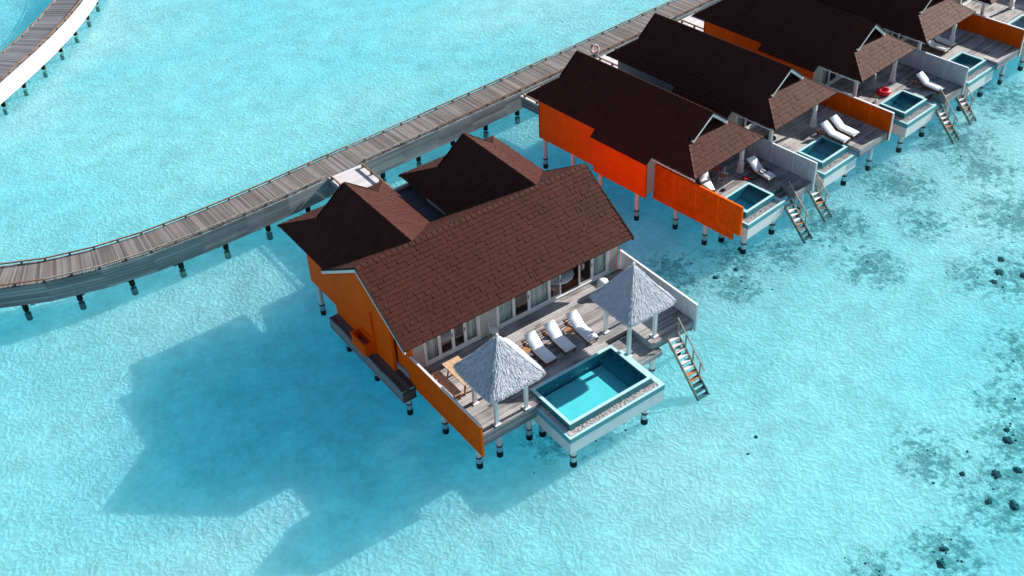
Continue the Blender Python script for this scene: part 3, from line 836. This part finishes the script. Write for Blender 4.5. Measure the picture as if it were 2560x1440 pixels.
# ladder stairs into the lagoon
def ladder(lab, x, y, z, rz=0.0, loc=None, wd=.66, run=1.05, low=-.58, grp='ladders into the lagoon', rail_side=1, both=False):
    """straight flight going to -y; steps every 0.2 m"""
    l = thing('ladder', lab, 'ladder', (x, y, z), rz, grp)
    D = z - low; yb = -D / run
    for s in (-1, 1):
        piece_ab('stringer', 'rail_wood_grey', (s * wd / 2, 0, 0), (s * wd / 2, yb, -D), .05, .17, l)
    n = int(D / .21)
    for i in range(n):
        zz = -.14 - i * .21
        if zz < -D: break
        above = z + zz
        piece('tread', 'entry_wood' if above > .35 else ('teak' if above > .1 else 'dark_board'), (0, zz / run, zz), (wd - .05, .20, .035), l)
    for s in ((-1, 1) if both else (rail_side,)):
        e = min(.80, D)
        for q in (0.02, .30, .58, .84):
            yy = yb * q * .82; zz = -D * q * .82
            piece_ab('baluster', 'rail_wood_grey', (s * (wd / 2 + .02), yy, zz), (s * (wd / 2 + .02), yy, zz + .82), .05, .05, l)
        piece_ab('handrail', 'rail_wood_grey', (s * (wd / 2 + .02), 0.05, .86), (s * (wd / 2 + .02), yb * .82, -D * .82 + .80), .06, .05, l)
    return l
ladder('long ladder with a right handrail at the right end of the nearest deck', 9.82, -.42, 1.74, run=1.0, low=-.58)

# sun loungers
def lounger_proto():
    l = thing('sun_lounger', 'x', 'sun lounger')
    W = .30
    for s in (-1, 1): piece('side_rail', 'dark_teak', (s * (W - .02), 1.0, .22), (2.05, .04, .08), l, math.pi / 2)
    for y in (.05, .7, 1.3, 1.95): piece('cross_rail', 'dark_teak', (0, y, .22), (2 * W - .04, .05, .06), l)
    for s in (-1, 1):
        for y in (.10, 1.82): piece('leg', 'dark_teak', (s * (W - .03), y, .10), (.21, .06, .06), l, 0, math.pi / 2)
        piece_ab('back_support', 'dark_teak', (s * (W - .07), 1.75, .22), (s * (W - .07), 1.52, .52), .03, .04, l)
    for k in range(9): piece('slat', 'dark_teak', (0, .10 + k * .12, .27), (2 * W - .06, .08, .02), l)
    # cushion: a seat and a raised back, one bent pad
    ang = math.radians(34); y1 = 1.10; pr = [(0, 0)]
    nx = 6
    path = [(0.0, .29), (.3, .29), (.7, .29), (1.02, .29), (1.10, .30)] + [(1.10 + math.cos(ang) * d, .30 + math.sin(ang) * d) for d in (.2, .5, .8)]
    c = MB(); vs = []
    th = .085
    for i, (y, z) in enumerate(path):
        a = 0 if i < 4 else (ang / 2 if i == 4 else ang)
        ny, nzz = -math.sin(a), math.cos(a)
        e = .72 if i in (0, len(path) - 1) else 1.0
        for (xx, hh) in ((-W, 0), (-W - .005, th * .55 * e), (-W + .03, th * e), (0, th * 1.12 * e), (W - .03, th * e), (W + .005, th * .55 * e), (W, 0)):
            vs.append((xx, y + ny * hh, z + nzz * hh))
    k = 7
    fs = [(i * k + j, i * k + (j + 1) % k, (i + 1) * k + (j + 1) % k, (i + 1) * k + j) for i in range(len(path) - 1) for j in range(k)]
    fs += [tuple(range(k)), tuple(range(len(path) * k - 1, len(path) * k - 1 - k, -1))]
    c.add(vs, fs, .5); c.build('cushion', 'cushion', l, True)
    return l
LP = lounger_proto()
used = [0]
def lounger(lab, x, y, rz=0.0, base=None, grp='sun loungers on the decks'):
    o = LP if used[0] == 0 else copy_tree(LP)
    used[0] = 1
    o.location = (x, y, 1.8); o.rotation_euler = (0, 0, rz)
    o['label'] = lab; o['group'] = grp
    return o
lounger('white cushioned sun lounger nearest the left gazebo', 4.10, 1.42, math.radians(-2))
lounger('middle white cushioned sun lounger of the three on the nearest deck', 5.26, 1.45, math.radians(-2))
lounger('sunlit white sun lounger nearest the right gazebo', 6.50, 1.36, math.radians(-3))

def side_table(lab, x, y, z=1.8, h=.42, top='teak', sq=.2):
    t = thing('side_table', lab, 'side table', (x, y, z), .3, 'small side tables')
    MB().box(-sq, sq, -sq, sq, h, h + .025).build('top', top, t)
    for a in range(4):
        s, q = ((-1, -1), (1, -1), (1, 1), (-1, 1))[a]
        m = MB(); m.cyl((s * sq * .6, q * sq * .6, h), (s * sq, q * sq, 0), .009, n=6); m.build('leg', 'white_paint', t)
    m = MB(); m.torus((0, 0, .12), sq * 1.25, .007, 16, 5); m.build('foot_ring', 'white_paint', t)
    return t
side_table('small teak side table between the middle and right loungers', 5.92, 2.42)
side_table('small teak side table left of the left lounger', 3.52, 2.62)

# dining table and bench
T = thing('dining_table', 'pale timber dining table half under the left gazebo roof', 'table', (.28, 3.05, 1.8))
for k in range(6): piece('plank', 'pale_timber', (-.36 + k * .146, 0, .74), (1.80, .138, .045), T, math.pi / 2)
for s in (-1, 1):
    for q in (-1, 1): piece_ab('leg', 'teak', (q * .33, s * .72, 0), (q * .22, s * .62, .72), .08, .08, T)
    piece('cross_rail', 'teak', (0, s * .66, .60), (.62, .06, .09), T)
piece('stretcher', 'teak', (0, 0, .35), (1.35, .06, .08), T, math.pi / 2)
T = thing('bench', 'timber bench between the orange fence and the dining table', 'bench', (-.50, 3.05, 1.8))
for k in range(3): piece('plank', 'pale_timber', (-.13 + k * .13, 0, .43), (1.85, .122, .04), T, math.pi / 2)
for s in (-1, 1):
    for q in (-1, 1): piece('leg', 'teak', (q * .14, s * .78, .21), (.42, .07, .07), T, 0, math.pi / 2)
    piece('cross_rail', 'teak', (0, s * .78, .34), (.30, .05, .07), T)

# white wire chair by the facade
def wire_chair(lab, x, y, rz, z=1.8, mat='white_paint', h=.82):
    c = thing('wire_chair', lab, 'chair', (x, y, z), rz)
    m = MB()
    for i in range(9):
        a = math.pi * (i / 8) ; R = .24
        m.cyl((R * math.cos(a) * .85, R * math.sin(a) * .85, .42), (R * math.cos(a) * 1.1, R * math.sin(a) * 1.1, h), .010, n=5)
    m.torus((0, 0, h), .264, .012, 16, 5, None, 0, math.pi)
    m.build('backrest', mat, c)
    m = MB(); m.cyl((0, 0, .40), (0, 0, .43), .23, n=18); m.build('seat', mat, c)
    for s in (-1, 1):
        for q in (-1, 1):
            m = MB(); m.cyl((s * .13, q * .13, .41), (s * .21, q * .2, 0), .012, n=6); m.build('leg', mat, c)
    return c
wire_chair('white wire chair against the facade between the two door sets', 3.22, 4.66, 0.0)
BB = thing('bean_bag', 'rounded white bean bag behind the right gazebo', 'bean bag', (9.35, 3.95, 1.8))
m = MB(); m.blob((0, 0, .28), (.42, .40, .29), 16, 8); m.blob((.0, .12, .55), (.30, .26, .20), 14, 6); m.build('cover', 'white_cloth', BB, True)

# ------------------------------------------------------------------ the row of villas behind
YAW = math.radians(6.0)
def loc(o, x, y, z=0.0):
    c, s = math.cos(YAW), math.sin(YAW)
    return (o[0] + x * c - y * s, o[1] + x * s + y * c, z)
def row_villa(o, lab, side, flat):
    """villa of the row; local origin at its right porch column, local -y towards the open sea"""
    v = thing('villa', lab, 'villa', (o[0], o[1], 0), YAW)
    xl, xe, xr = -5.10, .62, -2.20
    ze, zr = 4.1, 6.27
    yf, yb = -.86, 12.02        # skirt eaves
    gf, gb = .98, 10.55         # gable planes
    fk = .50
    xa = xr + (xl - xr) * fk; xb = xr + (xe - xr) * fk; zk = zr + (ze - zr) * fk
    slope(v, [[(xl, yb, ze), (xl, yf, ze), (xa, gf, zk), (xa, gb, zk)], [(xa, gb, zk), (xa, gf - .35, zk), (xr, gf - .40, zr), (xr, gb + .1, zr)]])
    # wider eave over the bedroom side
    dx = .42; dz = dx * (zr - ze) / (xr - xl)
    slope(v, [[(xl - dx, 6.35, ze - dz), (xl - dx, 2.2, ze - dz), (xl + .02, 2.2, ze + .012), (xl + .02, 6.35, ze + .012)]], name='eave_slope')
    slope(v, [[(xe, yf, ze), (xe, yb, ze), (xb, gb, zk), (xb, gf, zk)], [(xb, gf - .35, zk), (xb, gb, zk), (xr, gb + .1, zr), (xr, gf - .40, zr)]])
    slope(v, [[(xl, yf, ze), (xe, yf, ze), (xb, gf + .02, zk), (xa, gf + .02, zk)]], name='front_skirt_slope')
    slope(v, [[(xe, yb, ze), (xl, yb, ze), (xa, gb - .12, zk), (xb, gb - .12, zk)]], name='rear_skirt_slope')
    caps(v, (xr, gb + .1, zr), (xr, gf - .38, zr), .24, .31)
    for (px, q) in ((xl, xa), (xe, xb)):
        caps(v, (px, yf, ze), (q, gf, zk), .2, .3); caps(v, (px, yb, ze), (q, gb, zk), .2, .3)
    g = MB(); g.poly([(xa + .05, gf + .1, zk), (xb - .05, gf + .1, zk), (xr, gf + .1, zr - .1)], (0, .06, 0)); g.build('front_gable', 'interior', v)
    g = MB(); g.poly([(xb - .1, gb - .1, zk), (xa + .1, gb - .1, zk), (xr, gb - .1, zr - .1)], (0, -.06, 0)); g.build('rear_gable', 'roof_under', v)
    for q in (xa, xb):
        piece_ab('barge_board', 'white_paint', (xr, gf - .42, zr - .13), (q, gf - .37, zk - .13), .05, .19, v)
        piece_ab('verge_trim', 'roof_under', (xr, gf - .44, zr - .0), (q, gf - .39, zk - .0), .07, .09, v)
        piece_ab('rake_trim', 'roof_under', (xr, gb + .13, zr - .03), (q, gb + .1, zk - .03), .05, .16, v)
    piece_ab('eave_trim', 'white_paint', (xl, yf + .1, ze - .13), (xl, 2.1, ze - .13), .03, .07, v)
    W = side
    MB().box(-4.98, -4.82, 6.4, 11.1, 1.5, 4.0).build('side_wall', W, v)
    MB().box(-5.2, -5.05, 2.45, 6.4, 1.35, 3.75).build('side_wall', W, v)
    MB().box(-5.05, -4.82, 6.25, 6.4, 1.35, 3.75).build('side_wall', W, v)
    MB().box(-4.98, .3, 11.0, 11.12, 1.5, 4.05).build('rear_wall', 'orange_red', v)
    MB().box(.25, .40, 2.5, 11.0, 1.5, 4.05).build('side_wall', 'grey_wall', v)
    MB().box(-5.05, -4.2, 2.45, 2.58, 1.5, 4.15).build('facade_wall', 'cream_wall', v)
    MB().box(-.4, .25, 2.45, 2.58, 1.5, 4.15).build('facade_wall', 'cream_wall', v)
    MB().box(-4.2, -.4, 2.46, 2.58, 3.84, 4.15).build('facade_wall', 'cream_wall', v)
    MB().box(-4.9, .25, 6.0, 6.1, 1.8, 4.2).build('back_wall', 'interior', v)
    MB().box(-4.9, .25, 2.6, 11.0, 1.5, 1.79).build('floor_slab', 'grey_wall', v)
    MB().box(-4.9, .4, -.5, 11.0, 4.05, 4.09).build('ceiling', 'cream_wall', v)
    door(-4.2, -.4, [(-4.1, -3.2, 'curtain'), (-3.2, -2.3, 'glass'), (-2.3, -1.4, 'glass'), (-1.4, -.5, 'curtain')], 2.5, 1.80, 3.84, v)
    for (cx, cy) in ((0, 0), (-4.10, .05)):
        c = MB(); c.box(cx - .09, cx + .09, cy - .09, cy + .09, 2.35, 4.06); c.build('column', 'white_paint', v)
        c = MB(); c.box(cx - .13, cx + .13, cy - .13, cy + .13, 1.8, 2.35).box(cx - .18, cx + .18, cy - .18, cy + .18, 1.8, 1.85); c.build('column_base', 'white_paint', v)
        piece_ab('brace', 'white_paint', (cx, cy, 3.5), (cx + (-.5 if cx == 0 else .5), cy, 4.0), .07, .07, v)
    for (px, py) in ((-4.8, 10.8), (-4.95, 8.3), (-5.0, 6.0), (-4.95, 3.2), (-2.3, 10.8), (.2, 10.8), (-2.3, 6), (.2, 6), (-2.3, 3.0), (.2, 3.0)): pile(v, px, py, 1.55)
    if flat:
        MB().box(-6.2, -5.0, 4.4, 9.0, 3.0, 3.1).build('lean_to_roof', 'flat_roof', v)
        MB().box(-6.2, -5.0, 4.28, 4.4, 2.9, 3.2).build('parapet', 'white_paint', v)
        MB().box(-6.2, -6.08, 4.4, 9.0, 1.5, 3.0).build('lean_to_wall', 'grey_wall', v)
    return v
def row_deck(o, lab, x0, x1, notch):
    d = thing('terrace_deck', lab, 'deck', (o[0], o[1], 0), YAW)
    sp = [(x0, x1, -1.1, 2.46), (-.66, x1, -2.55, -1.1)]
    sp.append((.50, x1, -3.45, -2.55) if notch else (-.30, x1, -3.45, -2.55))
    deck_rows(d, -3.45, 2.46, sp, DZ)
    a = .50 if notch else -.30
    fascia(d, (a, -3.48), (x1, -3.48), 1.30, 1.76, 3)
    if notch:
        deck_rows(d, -3.0, -2.55, [(-.28, .48, -3.05, -2.55)], 1.42)
        fascia(d, (.49, -2.56), (.49, -3.46), 1.3, 1.76, 3)
        fascia(d, (-.28, -2.54), (.48, -2.54), 1.44, 1.76, 2, 'dark_board')
    else:
        fascia(d, (a - .02, -2.5), (a - .02, -3.46), 1.3, 1.76, 3)
    fascia(d, (x0 - .02, 2.4), (x0 - .02, -1.1), 1.3, 1.76, 3)
    for y in (-.8, 1.6): piece('bearer', 'dark_board', ((x0 + x1) / 2, y, 1.62), (x1 - x0 - .1, .12, .22), d)
    for (px, py) in ((-4.05, 1.1), (-4.05, -1.0), (1.6, -3.1), (1.6, -.6), (-.2, -1.2), (1.6, 1.6)): pile(d, px, py, 1.5)
    return d
def slat_fence(o, lab, x, y0, y1, z0, z1, panels, mat, cap, face, skirt=False):
    """panels of alternating upright and level slats; face: which side (sign of local x) shows the slats"""
    p = loc(o, x, y0)
    f = thing('privacy_fence', lab, 'fence', (p[0], p[1], z0), YAW)
    T = y1 - y0; n = len(panels); H = z1 - z0; pw = T / n
    MB().box(-.012, .012, min(0, T), max(0, T), 0, H).build('shade_backing', 'slat_gap_shade' if mat != 'grey_slat' else 'grey_wall', f)  # dark sheet behind the slats, shade of the gaps put into its colour
    for i, k in enumerate(panels):
        a = pw * i
        for s in (-1, 1):
            piece('post', mat, (s * .045, a, H / 2), (H, .07, .066), f, 0, -math.pi / 2)
            if s != face: continue
            if k == 'v':
                m = max(6, int(abs(pw) / .105)); st = pw / m
                for j in range(m): piece('slat', mat, (s * .045, a + st * (j + .5), H / 2), (H - .04, abs(st) - .036, .05), f, 0, -math.pi / 2)
            else:
                m = int(H / .105); st = H / m
                for j in range(m): piece('slat', mat, (s * .045, a + pw / 2, st * (j + .5)), (abs(pw) - .07, .05, st - .036), f, math.pi / 2)
    piece('cap_rail', cap, (0, T / 2, H + .02), (abs(T) + .04, .11, .045), f, math.pi / 2)
    piece('end_post', cap if cap != mat else mat, (0, T, H / 2), (H, .06, .11), f, 0, -math.pi / 2)
    if skirt:
        m = 52; st = T * .93 / m
        MB().box(-.0, .03, min(0, T * .93), max(0, T * .93), -.46, -.02).build('skirt_shade_backing', 'slat_gap_shade', f)  # gap shade painted as a dark sheet behind the skirt slats
        for j in range(m): piece('skirt_slat', mat, (face * .03, st * (j + .5), -.24), (.44, abs(st) - .032, .05), f, 0, -math.pi / 2)
    return f
ORG = [(22.13, 7.35), (28.84, 8.05), (36.61, 8.57), (43.40, 9.29), (50.80, 9.95)]
NTH = ['second', 'third', 'fourth', 'fifth', 'sixth']
protoV = None
VL = ['first dark roofed villa of the row, bright orange wall beside open water', 'second dark roofed villa of the row, its deck with two loungers by an orange fence',
      'third villa of the row, its terrace holding a red ring float', 'fourth villa of the row, two loungers under its porch', 'last villa of the row, cut by the top right corner']
for i, o in enumerate(ORG):
    row_villa(o, VL[i], 'orange_red' if i != 1 else 'grey_wall', i == 1)
DL = ['grey deck of the first row villa with a red chair and black towel', 'grey deck of the second row villa between grey and orange fences', 'grey deck of the third row villa with the red float',
      'grey deck of the fourth row villa beyond the second grey fence', 'grey deck in the top right corner']
PL = ['plunge pool half hidden behind the long orange fence of the first row villa', 'plunge pool between the near grey fence and two loungers', 'plunge pool beside the red ring float', 'plunge pool beyond the second grey fence', 'plunge pool at the top right edge']
for i, o in enumerate(ORG):
    row_deck(o, DL[i], -4.3, 1.86 if i == 0 else 2.4, i in (0, 2))
    if i == 0:
        basep = pool(-3.06, -.70, -2.86, -1.12, rim=.13, left=.42, tx=.36, ty=.50, lab=PL[i], loc=(o[0], o[1], 0), rz=YAW, npeb=1300, back=-1.2)
        for px, py in ((-3.2, -3.0), (-.7, -3.0), (-3.2, -1.5), (-.7, -1.5)): pile(basep, px, py, .65, .15)
    else:
        c = copy_tree(basep); c.location = (o[0], o[1], 0); c['label'] = PL[i]
slat_fence(ORG[0], 'long orange slatted fence of the first row villa above open water', -4.36, 2.55, -3.5, 1.40, 3.18, ['h', 'v', 'h', 'v'], 'orange_slat', 'orange_slat', -1, True)
slat_fence(ORG[0], 'grey slatted fence between the first and second row villas', 1.93, 2.2, -3.56, 1.2, 3.0, ['v', 'v', 'h', 'v'], 'grey_slat', 'grey_slat', -1)
slat_fence(ORG[1], 'orange slatted fence behind the pair of loungers of the second row villa', 2.56, 2.2, -3.56, 1.2, 3.0, ['v', 'v', 'h', 'v'], 'orange_red', 'white_paint', -1)
slat_fence(ORG[2], 'grey slatted fence between the third and fourth row villas', 2.46, 2.2, -3.5, 1.2, 3.0, ['v', 'v', 'h', 'v'], 'grey_slat', 'grey_slat', -1)
slat_fence(ORG[3], 'orange slatted fence at the right edge beside the fourth row villa', 2.56, 2.2, -3.5, 1.2, 3.0, ['v', 'v', 'h', 'v'], 'orange_red', 'white_paint', -1)
slat_fence(ORG[4], 'grey slatted fence in the top right corner', 2.5, 2.2, -3.5, 1.2, 3.0, ['v', 'v', 'h', 'v'], 'grey_slat', 'grey_slat', -1)

def lad(i, lab, x, y, side): ladder(lab, *loc(ORG[i], x, y, 1.40), YAW, wd=.62, run=1.05, rail_side=side)
lad(0, 'ladder right of the pool behind the long orange fence', .10, -3.02, 1)
lad(1, 'ladder at the end of the near grey fence beside the second pool', -4.22, -2.6, 1)
lad(2, 'ladder right of the pool beside the red ring float', .12, -3.02, 1)
lad(3, 'ladder at the end of the second grey fence beside the fourth pool', -4.0, -2.6, 1)
def rl(i, lab, x, y, a=0.0):
    p = loc(ORG[i], x, y); return lounger(lab, p[0], p[1], YAW + math.radians(a))
l1 = rl(0, 'white lounger with a black towel beside the near grey fence', .30, -1.95, -8)
rl(0, 'white lounger peeping over the long orange fence', -3.05, -.30, -35)
rl(1, 'white lounger beside the second pool, left of the pair', -.42, -2.62, -3)
rl(1, 'white lounger next to the orange fence, right of the pair', .50, -2.62, -3)
rl(2, 'white lounger beside the second grey fence', .60, -3.05, -4)
rl(3, 'white lounger under the fourth row porch, nearer the pool', -1.45, -.55, 0)
rl(3, 'white lounger under the fourth row porch, nearer the column', -.55, -.45, 0)

# things lying about on the row decks
def P(i, x, y, z): return loc(ORG[i], x, y, z)
T = thing('beach_towel', 'black and white towel thrown over the lounger by the near grey fence', 'towel', P(0, .38, -1.28, 2.2), YAW)
def sheet(w, h, amp, mat, nm, dx, dy, dz, par):
    m = MB(); n = 8; vs = []
    for i in range(n + 1):
        for j in range(n + 1):
            vs.append((dx + w * (i / n - .5) + U(-.02, .02), dy + h * (j / n - .5) + U(-.02, .02), dz + amp * math.sin(i * 1.3 + j * .8) * .5 + U(0, amp * .4)))
    k = n + 1
    fs = [(i * k + j, (i + 1) * k + j, (i + 1) * k + j + 1, i * k + j + 1) for i in range(n) for j in range(n)]
    m.add(vs, fs); vs2 = [(a, b, c - .012) for a, b, c in vs]; m.add(vs2, [f[::-1] for f in fs]); return m.build(nm, mat, par, True)
sheet(.62, .34, .03, 'black_cloth', 'black_side', 0, 0, .04, T)
sheet(.14, .30, .03, 'white_cloth', 'white_stripe', .02, .02, .065, T)
sheet(.10, .22, .03, 'white_cloth', 'white_stripe', -.2, -.02, .065, T)
wire_chair('red chair under the porch of the first row villa', *P(0, -1.15, .75, 0)[:2], 1.2, 1.8, 'red_plastic', .78)
RT = thing('round_table', 'grey topped round table next to the red chair', 'table', P(0, -.85, .45, 1.8))
m = MB(); m.cyl((0, 0, .68), (0, 0, .71), .30, n=24); m.build('top', 'grey_top', RT)
m = MB(); m.cyl((0, 0, .02), (0, 0, .68), .03, n=10); m.build('stem', 'white_paint', RT)
m = MB(); m.cyl((0, 0, 0), (0, 0, .025), .22, n=20); m.build('foot', 'white_paint', RT)
side_table('teak stool with white wire legs on the first row deck', *P(0, -1.55, .0, 0)[:2], 1.8, .42, 'teak', .19)
SB = thing('snorkel_fin', 'small red fin lying on the first row deck', 'fin', P(0, -.33, -.82, 1.8), .6)
m = MB(); m.poly([(-.08, -.2, .02), (.08, -.2, .02), (.13, .22, .05), (-.13, .22, .05)], (0, 0, .03)); m.build('blade', 'red_plastic', SB)
m = MB(); m.blob((0, -.25, .06), (.07, .12, .06), 10, 6); m.build('foot_pocket', 'dark_metal', SB, True)
SH = thing('sandals', 'dark pair of sandals lying by the lounger behind the orange fence', 'sandals', P(0, -2.15, -.54, 1.8), .4)
for s in (-1, 1):
    m = MB(); m.blob((s * .08, U(-.03, .03), .03), (.05, .14, .03), 12, 5); so = m.build('sole', 'black_cloth', SH, True)
    m = MB(); m.torus((s * .08, .04, .05), .045, .012, 10, 6, Matrix.Rotation(math.pi / 2, 3, 'X'), 0, math.pi); m.build('strap', 'dark_metal', so, True)
RT = thing('round_table', 'dark round table at the left column of the second row villa', 'table', P(1, -3.75, .35, 1.8))
m = MB(); m.cyl((0, 0, .68), (0, 0, .71), .36, n=28); m.build('top', 'grey_top', RT)
m = MB(); m.cyl((0, 0, .02), (0, 0, .68), .03, n=10); m.build('stem', 'white_paint', RT)
m = MB(); m.cyl((0, 0, 0), (0, 0, .025), .24, n=20); m.build('foot', 'white_paint', RT)
RF = thing('ring_float', 'red inflatable ring float lying on the third row deck', 'float', P(2, -1.72, -.50, 1.8))
m = MB(); m.torus((0, 0, .15), .30, .15, 28, 12); m.build('tube', 'red_plastic', RF, True)
m = MB(); m.cyl((.30, 0, .29), (.30, 0, .33), .025, n=8); m.build('valve', 'white_paint', RF)
TR = thing('towel_rack', 'white towels drying on a rack under the third row porch', 'towel rack', P(2, -1.35, .45, 1.8), YAW + .5)
for s in (-1, 1):
    for q in (-1, 1): piece_ab('leg', 'steel', (s * .4, q * .18, 0), (s * .4, 0, .92), .025, .025, TR)
piece('bar', 'steel', (0, 0, .92), (.86, .03, .03), TR)
for k, x in enumerate((-.2, .2)):
    m = MB(); n = 6; vs = []
    for i in range(n + 1):
        xx = x - .17 + .34 * i / n; w2 = .02 * math.sin(i * 2.1)
        vs += [(xx, -.05 + w2, .38), (xx, -.03, .9), (xx, 0, .945), (xx, .03, .9), (xx, .06 + w2, .45)]
    m.add(vs, [(5 * i + j, 5 * i + 5 + j, 5 * i + 6 + j, 5 * i + 1 + j) for i in range(n) for j in range(4)]); m.build('towel', 'white_cloth', TR, True)
PT = thing('potted_plant', 'small green plant with red flowers beside the third pool', 'plant', P(2, -2.95, -.75, 1.8))
m = MB(); m.cyl((0, 0, 0), (0, 0, .2), .09, .12, n=12); m.build('pot', 'white_paint', PT)
m = MB()
for k in range(60):
    a = U(0, 6.28); r = U(.03, .18); h = U(.22, .45); q = Vector((math.cos(a) * r, math.sin(a) * r, h)); d = Vector((U(-.05, .05), U(-.05, .05), U(-.02, .05)))
    m.add([q - d, q + Vector((d.y, -d.x, 0)), q + d, q - Vector((d.y, -d.x, 0))], [(0, 1, 2, 3)])
m.build('leaves', 'green_plant', PT, kind='stuff')
m = MB()
for k in range(3): m.blob((U(-.1, .1), U(-.1, .1), U(.4, .5)), (.04, .04, .04), 8, 5)
m.build('flowers', 'red_plastic', PT, kind='stuff')

# short bridges from the jetty to the row villas
BL = ['short plank bridge behind the first row villa', 'short plank bridge behind the second row villa', 'short plank bridge behind the third row villa']
for i in range(3):
    p = loc(ORG[i], -1.9, 11.2)
    B = thing('entry_bridge', BL[i], 'bridge', (p[0], p[1], 0), YAW)
    k = 0
    while k * .142 < 3.9:
        piece('plank', 'entry_wood', (0, .07 + k * .142, 1.795), (1.7, .13, .03), B); k += 1
    for s in (-1, 1):
        piece('kerb_rail', 'rail_wood', (s * .82, 1.95, 2.0), (3.8, .07, .08), B, math.pi / 2)
        for q in range(4): piece('rail_block', 'dark_board', (s * .82, .3 + q * 1.1, 1.89), (.11, .11, .15), B)
        for r in range(4): piece('skirt_board', 'skirt_wood', (s * .88, 1.95, 1.2 + r * .15), (3.8, .04, .135), B, math.pi / 2)

# ------------------------------------------------------------------ coral heads on the lagoon floor
CH = [(28.3, -5.6, .34), (29.0, -6.6, .42), (27.4, -5.9, .25), (29.3, -5.0, .3), (18.4, -13.0, .30), (18.9, -12.6, .22), (16.3, -13.9, .34), (17.2, -14.3, .30), (14.8, -14.6, .30), (15.4, -15.4, .36), (11.3, -15.0, .26), (10.6, -15.4, .30), (15.2, -13.0, .20), (20.2, -13.0, .36), (19.4, 4.3, .25), (17.9, 3.2, .22), (16.6, 3.4, .2), (9.9, -6.0, .13), (8.9, -6.5, .10)]
wn_ = ['outermost large dark coral head at the right edge', 'broad coral head below the outermost one', 'small coral head left of the right edge reef']
for k, (x, y, r) in enumerate(CH):
    c = tag(link('coral_head', MB().blob((0, 0, 0), (r * .72, r * U(.4, .75), .04 + r * .10), 22, 10, .34).mesh('coral_head', 'coral', True)), *(('dark coral head at the right edge below the villa row', 'coral', 'coral heads at the right edge') if x > 25 else ('dark coral head in the lower right corner of the lagoon', 'coral', 'coral heads in the lower right corner') if y < -10 else ('dark coral head below the long orange fence', 'coral', 'coral heads by the orange fence') if y > 0 else ('tiny dark coral head alone on pale sand', 'coral', 'lone coral heads on the sand')))
    c.location = (x, y, -.6); c.rotation_euler = (0, 0, U(0, 6))
m = MB()
for k in range(150):
    x, y, r = random.choice(REEF)
    a = U(0, 6.28); d = r * abs(random.gauss(0, .42)); q = U(.03, .07)
    m.blob((x + math.cos(a) * d, y + math.sin(a) * d, -.6), (q, q * U(.7, 1.2), q * .7), 7, 5, .25)
tag(m.build('coral_rubble', 'coral', None, True), 'scattered dark coral rubble on the lagoon floor', None, kind='stuff')
